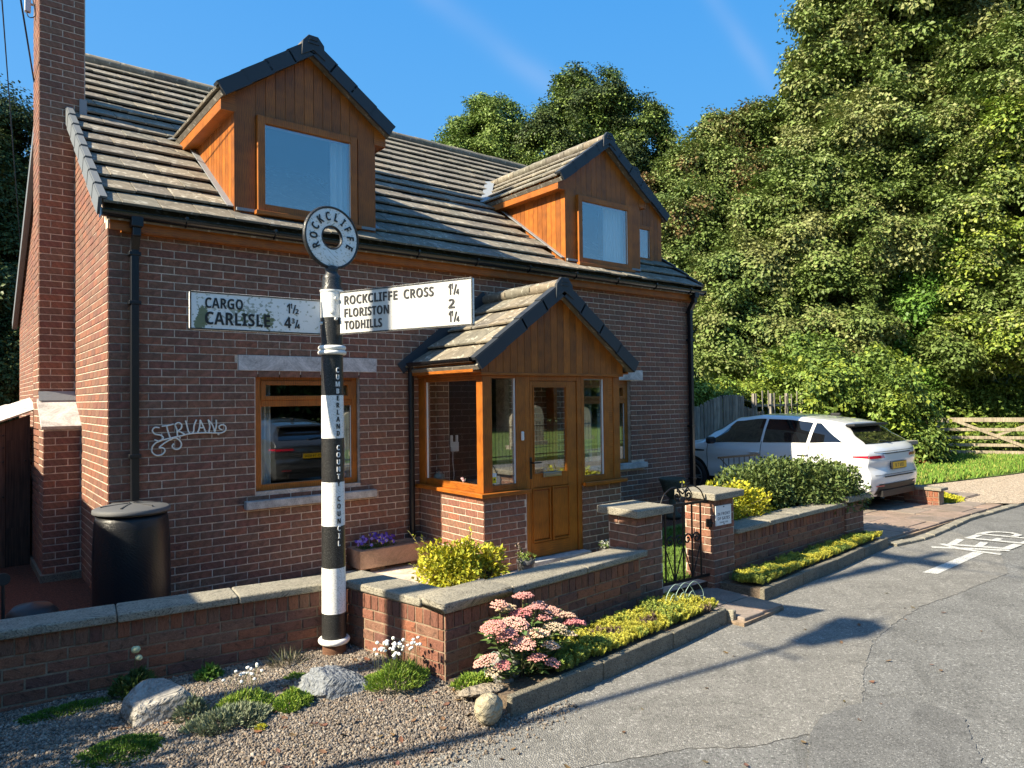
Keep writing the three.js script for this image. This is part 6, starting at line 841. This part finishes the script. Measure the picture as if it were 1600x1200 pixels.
/* ------------------------------------------------ trees */
const sprayGeo = (nl, l, w, spread, flatness) => { const L = []; for (let i = 0; i < nl; i++) { const a = i * 2.4 + rr(-.4, .4), q = Math.sqrt((i + .6) / nl) * spread; L.push({ p: V(q * Math.cos(a), rr(-.5, .5) * spread * flatness - q * q * .35, q * Math.sin(a)), d: V(Math.cos(a) + rr(-.7, .7), rr(-.75, .15), Math.sin(a) + rr(-.7, .7)), up: V(rr(-.4, .4), 1, rr(-.4, .4)), l: l * rr(.7, 1.25), w: w * rr(.75, 1.2), c: [1, 1, 1], fold: rr(.1, .5) }); } const g = leaves(L); g.deleteAttribute('color'); return g; };
const CROWN = new THREE.MeshPhysicalMaterial({ side: THREE.DoubleSide, roughness: .48, transmission: .22, thickness: 0, ior: 1.3 });
function makeTree({ name = 'tree', label, group, pos, trunkH, r, lobes, n, leaf, cols, cat = 'tree', spray = 14, gaps = .9, rag = 1, limbs = true }) {
  const t = thing(name, label, cat, [pos[0], 0, pos[2]], 0, group), base = V(0, 0, 0), g = [];
  const topP = V(lobes[0][0] - pos[0], lobes[0][1], lobes[0][2] - pos[2]);
  g.push(bar(base, V(topP.x * .3, trunkH, topP.z * .3), r, 12, r * .7), bar(V(topP.x * .3, trunkH, topP.z * .3), topP, r * .7, 10, r * .15));
  const L = [], vol = lobes.map(b => b[3] * b[4] + b[4] * b[5] + b[3] * b[5]), tot = vol.reduce((a, b) => a + b, 0);
  lobes.forEach((b, bi) => {
    const c = V(b[0] - pos[0], b[1], b[2] - pos[2]); if (limbs && bi) { const s = V(topP.x * .3, trunkH, topP.z * .3).lerp(topP, clamp((c.y - trunkH) / Math.max(1, topP.y - trunkH) * .6, 0, .8)); const mid = s.clone().lerp(c, .55).add(V(0, -.3, 0)); g.push(bar(s, mid, r * .4, 7, r * .26), bar(mid, c.clone().add(V(0, b[4] * .4, 0)), r * .26, 6, r * .05)); for (let q = 0; q < 4; q++) { const d = sph(); g.push(bar(mid, c.clone().add(V(d.x * b[3] * .8, d.y * b[4] * .6, d.z * b[5] * .8)), r * .13, 5, r * .03)); } }
    // clusters fill the lobe's outer shell where a several-octave noise is high, so that sprays, hollows and gaps of all sizes come about
    const k = Math.round(n * vol[bi] / tot), f0 = 1.5 / Math.min(b[3], b[4], b[5]), ox = bi * 7.7 + pos[0], P = V(), up = V(); let made = 0, tries = 0;
    const dens = (x, y, z) => N3.noise(x * f0 + ox, y * f0 * 1.35, z * f0) * .95 + N3.noise(x * f0 * 2.3, y * f0 * 3.0 + ox, z * f0 * 2.3) * .55 + N3.noise(x * f0 * 5.1, y * f0 * 6.5, z * f0 * 5.1 + ox) * .4;
    while (made < k && tries < k * 14) {
      tries++; const d = sph(), ragged = 1 + rag * (.22 * N3.noise(d.x * 2.1 + ox, d.y * 2.1, d.z * 2.1) + .16 * N3.noise(d.x * 5.3, d.y * 5.3 + ox, d.z * 5.3)), q = Math.pow(rnd(), .38) * ragged;
      P.set(d.x * b[3] * q, d.y * b[4] * q, d.z * b[5] * q); const n0 = dens(P.x, P.y, P.z); if (n0 < .12 + .16 * gaps - .10 + rr(-.07, .07) + (q > .92 * ragged ? .08 : 0)) continue; made++;
      const e = .25; up.set(n0 - dens(P.x + e, P.y, P.z), n0 - dens(P.x, P.y + e, P.z), n0 - dens(P.x, P.y, P.z + e)).multiplyScalar(1.6).addScaledVector(d, .55).add(V(0, .7, 0)).add(sph().multiplyScalar(.55)).normalize();
      const qq = new THREE.Quaternion().setFromUnitVectors(V(0, 1, 0), up).multiply(new THREE.Quaternion().setFromAxisAngle(V(0, 1, 0), rr(0, 6.28))); const sc = rr(.6, 1.35), h = clamp((N3.noise(P.x * .55 + ox, P.y * .55, P.z * .55) + .5 + rr(-.35, .35)) * cols.length, 0, cols.length - .01), hc = cols[Math.floor(h)], kk = rr(.68, 1.3);
      L.push({ p: P.clone().add(c), q: qq, s: V(sc, sc, sc), c: C(hc[0] * kk, hc[1] * kk, hc[2] * kk) });
    }
  });
  part(t, 'trunk', merge(g), std({ map: rep(plankTex, .5), color: C(1.3, 1.2, 1.0), roughness: .95 }));
  const geo = Array.isArray(leaf) ? sprayGeo(spray, leaf[0], leaf[1], leaf[2], .35) : leaf; instanced('crown', geo, CROWN, L, t); return t;
}
const SYC = [[.15, .215, .055], [.175, .245, .06], [.205, .27, .075], [.235, .29, .09], [.265, .285, .105]], MIDG = [[.15, .235, .05], [.18, .265, .055], [.22, .30, .07]], DEEP = [[.05, .085, .025], [.065, .10, .03], [.085, .12, .035]], YEL = [[.26, .34, .05], [.32, .38, .06], [.20, .29, .05]];
// distant pair behind the roof
makeTree({ label: 'broad green tree behind the house roof, left of the pair', pos: [20.1, 0, -21.6], trunkH: 6, r: .35, lobes: [[20.3, 14.6, -21.4, 2.3, 2.4, 2.3], [18.9, 13.0, -22.6, 2.0, 2.3, 2.0], [21.3, 13.2, -20.3, 2.2, 2.6, 2.2], [19.6, 10.5, -22, 2.5, 2.6, 2.4], [21.6, 10, -20.2, 2.6, 2.8, 2.6], [18.6, 9, -23, 2.4, 2.5, 2.4]], n: 30000, leaf: [.12, .085, .36], cols: MIDG });
makeTree({ label: 'taller dark green tree behind the second dormer', pos: [23.3, 0, -16.6], trunkH: 6, r: .4, lobes: [[22.9, 15.4, -16.6, 1.9, 2.2, 1.9], [21.6, 13.8, -17.9, 2.0, 2.1, 2.0], [24.3, 13.9, -15.2, 1.9, 2.0, 1.9], [23.2, 12.0, -16.4, 2.7, 2.6, 2.7], [25.4, 11.4, -14.2, 1.6, 1.9, 1.6], [21.4, 10, -18.2, 2.6, 2.6, 2.6], [22.4, 16.6, -17, 1.1, 1.0, 1.1], [24.6, 9, -15, 2.6, 2.8, 2.6], [23.4, 6.5, -16, 3, 2.6, 3]], n: 38000, leaf: [.12, .085, .36], cols: [...MIDG, ...DEEP] });
// the sycamores of the wood on the right
makeTree({ name: 'sycamore', label: 'tall sycamore rising out of the top of the picture at right', pos: [28, 0, -4.6], trunkH: 6, r: .45, lobes: [[28, 17.2, -4.4, 3.2, 2.6, 3.2], [26.2, 15.6, -5.8, 2.2, 2.4, 2.2], [29.6, 14.6, -2.2, 3, 2.6, 3], [27.6, 13.4, -4.4, 2.6, 1.9, 2.6], [31, 17.4, -.6, 2.6, 2.6, 2.6], [25.4, 13.2, -6.6, 1.5, 1.6, 1.5]], n: 36000, leaf: [.13, .10, .38], cols: SYC, rag: 2, gaps: .85 });
makeTree({ name: 'sycamore', label: 'thin topped sycamore with bare twigs against the sky, right of the second dormer', pos: [25.4, 0, -8.6], trunkH: 5, r: .35, lobes: [[25.2, 12.9, -9.4, 1.0, 1.2, 1.0], [24.0, 12.4, -10.4, 1.1, 1.1, 1.1], [26.3, 13.0, -8.2, 1.1, 1.2, 1.1], [23.0, 11.2, -11.2, 1.1, 1.3, 1.1], [22.0, 9.8, -12.0, 1.2, 1.4, 1.2], [24.6, 10.8, -9.6, 1.6, 1.2, 1.6], [22.4, 8.0, -11.6, 1.6, 1.7, 1.6], [23.8, 10.7, -9.4, 1.2, .9, 1.2], [25.9, 11.4, -6.9, 1.2, 1.1, 1.2], [24.6, 9.2, -8.8, 2.0, 1.3, 2.0], [22.9, 9.5, -10.0, 1.0, .9, 1.0], [21.6, 8.8, -10.6, 1.3, 1.5, 1.3], [22.0, 6.8, -10.4, 1.6, 1.8, 1.6], [23.2, 7.6, -9.8, 1.8, 1.8, 1.8], [24.4, 6.2, -8.6, 2.4, 2.0, 2.4]], n: 40000, leaf: [.115, .09, .34], cols: [...SYC, [.24, .16, .07]], rag: 2.4, gaps: .8 });
makeTree({ name: 'sycamore', label: 'wide spreading sycamore filling the middle right above the white car', pos: [25.2, 0, -4.8], trunkH: 4, r: .4, lobes: [[25, 10.6, -4.6, 2.6, 1.9, 2.6], [23.6, 9.2, -6.2, 2.2, 1.7, 2.2], [26, 9.4, -2.4, 2.6, 2.0, 2.4], [23.2, 7.1, -6.6, 2.2, 1.8, 2.2], [24.4, 7.6, -4, 2.4, 1.8, 2.2], [21.6, 6.0, -7.8, 1.9, 1.8, 1.9], [21.3, 3.8, -7.4, 1.9, 1.9, 1.9], [23.4, 4.6, -5.2, 2.0, 1.8, 1.9], [26.4, 11.6, -.8, 2.4, 2.0, 2.2]], n: 62000, leaf: [.115, .09, .35], cols: SYC, rag: 1.6 });
makeTree({ name: 'sycamore', label: 'sycamore at the right edge with low hanging boughs over the field gate', pos: [26.4, 0, .9], trunkH: 3.4, r: .4, lobes: [[26, 9.4, .6, 2.6, 2.2, 2.4], [25.4, 6.6, -.6, 2.2, 1.9, 2.0], [24.8, 4.2, .4, 1.6, 1.5, 1.5], [26.2, 6.4, 2.0, 2.4, 2.2, 2.2], [24.6, 3.4, -1.6, 1.2, .9, 1.1], [27, 12, 1.8, 2.4, 2.2, 2.4]], n: 42000, leaf: [.115, .09, .35], cols: [...SYC, ...YEL], rag: 1.6 });
makeTree({ name: 'ivy_tree', label: 'tree hung with fresh green ivy in the shadow beneath the sycamores', pos: [25.3, 0, -3.1], trunkH: 3, r: .3, lobes: [[24.9, 4.6, -3.0, 1.3, 2.2, 1.2], [24.4, 2.2, -3.4, 1.3, 1.4, 1.2], [25, 6.2, -2.2, 1.2, 1.2, 1.1]], n: 9000, leaf: [.10, .08, .28], cols: [[.12, .24, .04], [.16, .28, .05]] });
// dark wood behind, read as one mass
{
  const geo = sprayGeo(16, .34, .24, .95, .4), L = []; const rows = [[33, -22], [34, -16], [35, -10], [35, -4], [34, 2], [33, 7], [38, 12], [12, -34], [6, -36], [18, -34], [0, -34], [-6, -32]];
  for (const [x, z] of rows) for (let i = 0; i < 1500; i++) { const d = sph(); const hmax = x > 30 ? 11 : 8; const y = Math.abs(d.y) * hmax * rr(.2, 1); const p = V(x + d.x * 3.6 + (x > 30 ? rr(-1, 2) : 0), y, z + d.z * 3.6); const up = V(d.x, .8, d.z).normalize(); const c = pick(DEEP), k = rr(.6, 1.2); L.push({ p, q: new THREE.Quaternion().setFromUnitVectors(V(0, 1, 0), up).multiply(new THREE.Quaternion().setFromAxisAngle(V(0, 1, 0), rr(0, 6.28))), s: V(1, 1, 1).multiplyScalar(rr(.7, 1.3)), c: C(c[0] * k, c[1] * k, c[2] * k) }); }
  tag(instanced(numbered('woodland'), geo, CROWN, L), 'dark wood standing behind the sycamores as one mass', 'woodland');
}
// left of the chimney
makeTree({ name: 'dark_tree', label: 'dark leafy tree behind the house, left of the chimney', pos: [.2, 0, -25], trunkH: 4, r: .4, lobes: [[.3, 11.2, -24.6, 2.0, 2.2, 2.0], [-1.2, 9, -24, 2.2, 2.4, 2.2], [.9, 8, -24.4, 1.8, 2.4, 1.8], [-.4, 5.6, -23.6, 2.4, 2.4, 2.4], [.6, 3, -23, 2.2, 2.2, 2.2], [-2, 4, -23, 2.2, 2.6, 2.2]], n: 22000, leaf: [.12, .085, .36], cols: DEEP, gaps: .85 });
// shrubs and hedges between the drive and the wood
makeTree({ name: 'golden_hedge', label: 'yellow green hedge top showing above the board gates', cat: 'hedge', pos: [15.6, 0, -4.9], trunkH: .6, r: .1, lobes: [[13.2, 1.75, -4.0, 1.1, .55, .5], [14.8, 1.75, -4.1, 1.2, .55, .5], [16.6, 1.7, -4.0, 1.2, .6, .5], [18.0, 1.5, -3.6, 1.0, .7, .5]], n: 4200, leaf: [.085, .055, .22], cols: YEL, limbs: false });
makeTree({ name: 'shrub', label: 'mid green leafy shrub behind the roof of the white car', cat: 'shrub', pos: [17.6, 0, -2.4], trunkH: .8, r: .08, lobes: [[17.4, 1.7, -2.5, 1.2, 1.25, 1.0], [18.7, 1.45, -1.3, 1.1, 1.2, .9], [17.8, 2.6, -3.2, 1.1, .9, 1.0], [19.2, 2.2, -2.0, 1.1, 1.0, 1.0]], n: 4200, leaf: [.12, .08, .28], cols: [...YEL, ...MIDG, ...MIDG], limbs: false });
makeTree({ name: 'shrub', label: 'bramble thicket with a few red leaves left of the field gate', cat: 'shrub', pos: [20, 0, -1.5], trunkH: .6, r: .06, lobes: [[19.2, 1.1, -1.5, .9, 1.0, .7], [19.8, .9, -2.2, .9, .9, .7], [20.6, 1.7, -3.3, 1.0, 1.3, .9], [18.8, .5, -.7, .6, .5, .5]], n: 3400, leaf: [.12, .08, .28], cols: [...MIDG, ...MIDG, [.17, .24, .05], [.30, .12, .05]], limbs: false });
makeTree({ name: 'shrub', label: 'tall sunlit light green shrubs in front of the wood beyond the field gate', cat: 'shrub', pos: [26, 0, -1.6], trunkH: .6, r: .06, lobes: [[25.2, 1.5, -2.6, 1.2, 1.5, 1.0], [26.2, 1.3, -1.2, 1.1, 1.3, 1.0], [25.6, 2.7, -2.2, 1.0, .9, .9], [27, 1.0, .4, 1.1, 1.0, 1.0], [27.4, 2.2, 1.6, 1.1, 1.3, 1.0]], n: 6000, leaf: [.12, .085, .3], cols: [...YEL, ...MIDG], limbs: false });
makeTree({ name: 'shrub', label: 'light green scrub growing behind the field gate bars', cat: 'shrub', pos: [24, 0, .5], trunkH: .4, r: .05, lobes: [[24.4, .4, -.6, 1.0, .4, .8], [24.8, .35, 1.0, 1.0, .4, .8], [25, .45, 2.4, 1.0, .45, .8]], n: 1500, leaf: [.12, .08, .3], cols: [...YEL, ...MIDG], limbs: false });

/* ------------------------------------------------ across the road, behind the viewer: mirrored in the window panes */
makeCar({ name: 'grey_car', label: 'grey sport utility car parked across the road, mirrored in the front window', pos: [5.3, -.12, 8.1], turn: Math.PI - .08, paint: C(.035, .037, .04), plateText: 'PX 19 KDV' });
struct('churchyard_grass', uvm(poly([[-30, 11.8], [50, 13.4], [60, 70], [-30, 70]], -.29, -.05)), M.grass);
{
  const t = thing('churchyard_railing', 'black iron railing along the churchyard across the road', 'railing', [0, -.05, 12.2]); const L = []; for (let i = 0; i < 170; i++) L.push(bar(V(1 + i * .14, 0, i * .003), V(1 + i * .14, 1.15, i * .003), .009, 5)); for (const y of [.12, 1.02]) L.push(beam(V(1, y, 0), V(24.8, y, .5), .015, .035)); part(t, 'bars', merge(L), M.iron).userData.kind = 'stuff';
  const H = std({ map: rep(concreteTex, 1), color: C(1.0, .95, .85), roughness: .95 }); const first = thing('gravestone', 'pale upright gravestone on the churchyard grass', 'gravestone', [10, -.05, 15], 0, 'gravestones of the churchyard'); const s = new THREE.Shape(); s.moveTo(-.32, 0); s.lineTo(.32, 0); s.lineTo(.32, .95); s.quadraticCurveTo(.3, 1.3, 0, 1.32); s.quadraticCurveTo(-.3, 1.3, -.32, .95); part(first, 'slab', uvm(new THREE.ExtrudeGeometry(s, { depth: .14, bevelEnabled: true, bevelSize: .01, bevelThickness: .01, bevelSegments: 1 })), H); part(first, 'plinth', uvm(bb(-.42, .42, 0, .14, -.1, .24)), H);
  for (const [x, z, k, r] of [[12.2, 15.6, 1.15, .1], [13.8, 16.5, .9, -.08], [15.6, 16, 1.05, .05], [17.5, 17.2, 1.2, 0], [11, 18, 1.1, .1], [19.5, 17, .95, -.1], [8, 17, 1, .06], [14.6, 19, 1.3, 0], [21.5, 18.5, 1.1, .1]]) { const g = first.clone(); g.name = numbered('gravestone'); g.position.set(x, -.05, z); g.rotation.y = r; g.scale.setScalar(k); scene.add(g); }
}
makeTree({ name: 'churchyard_tree', label: 'large tree in the churchyard across the road', pos: [24, 0, 27], trunkH: 4, r: .5, lobes: [[24, 9, 27, 4, 3.6, 4], [20, 6.5, 28, 3.4, 3, 3.2], [28, 7, 27, 3.6, 3.2, 3.4], [32, 5, 25, 3.4, 3.4, 3.2], [15, 5, 29, 3.2, 3, 3]], n: 4200, leaf: [.34, .24, .9], cols: DEEP });
makeTree({ name: 'churchyard_tree', label: 'spreading tree in the churchyard behind the viewer', pos: [6, 0, 28], trunkH: 3, r: .5, lobes: [[6, 7, 28, 4, 3, 4], [1, 5, 27, 3.6, 3, 3.4], [10, 5.5, 29, 3.4, 3, 3.2], [-4, 5, 28, 3.4, 3.2, 3.2], [4, 3, 26, 4, 2.4, 3]], n: 4200, leaf: [.34, .24, .9], cols: DEEP });
makeTree({ name: 'churchyard_tree', label: 'dark tree at the far left of the churchyard behind the viewer', pos: [-12, 0, 24], trunkH: 3, r: .5, lobes: [[-12, 7, 24, 4, 3, 4], [-8, 4.5, 25, 3.4, 3, 3.2], [-16, 5, 22, 3.6, 3.2, 3.4], [-19, 4.5, 17, 3.2, 3, 3.2]], n: 3600, leaf: [.34, .24, .9], cols: DEEP });
makeTree({ name: 'churchyard_hedge', label: 'dark bank of bushes closing the far side of the churchyard', cat: 'hedge', pos: [28, 0, 33], trunkH: 2, r: .2, lobes: [12, 18, 24, 30, 36, 42, 48, 6].map((x, i) => [x, 2.8, 34 - i * .3, 4, 3.4, 2.4]), n: 7000, leaf: [.34, .24, .9], cols: DEEP, limbs: false });
renderer.render(scene, camera);
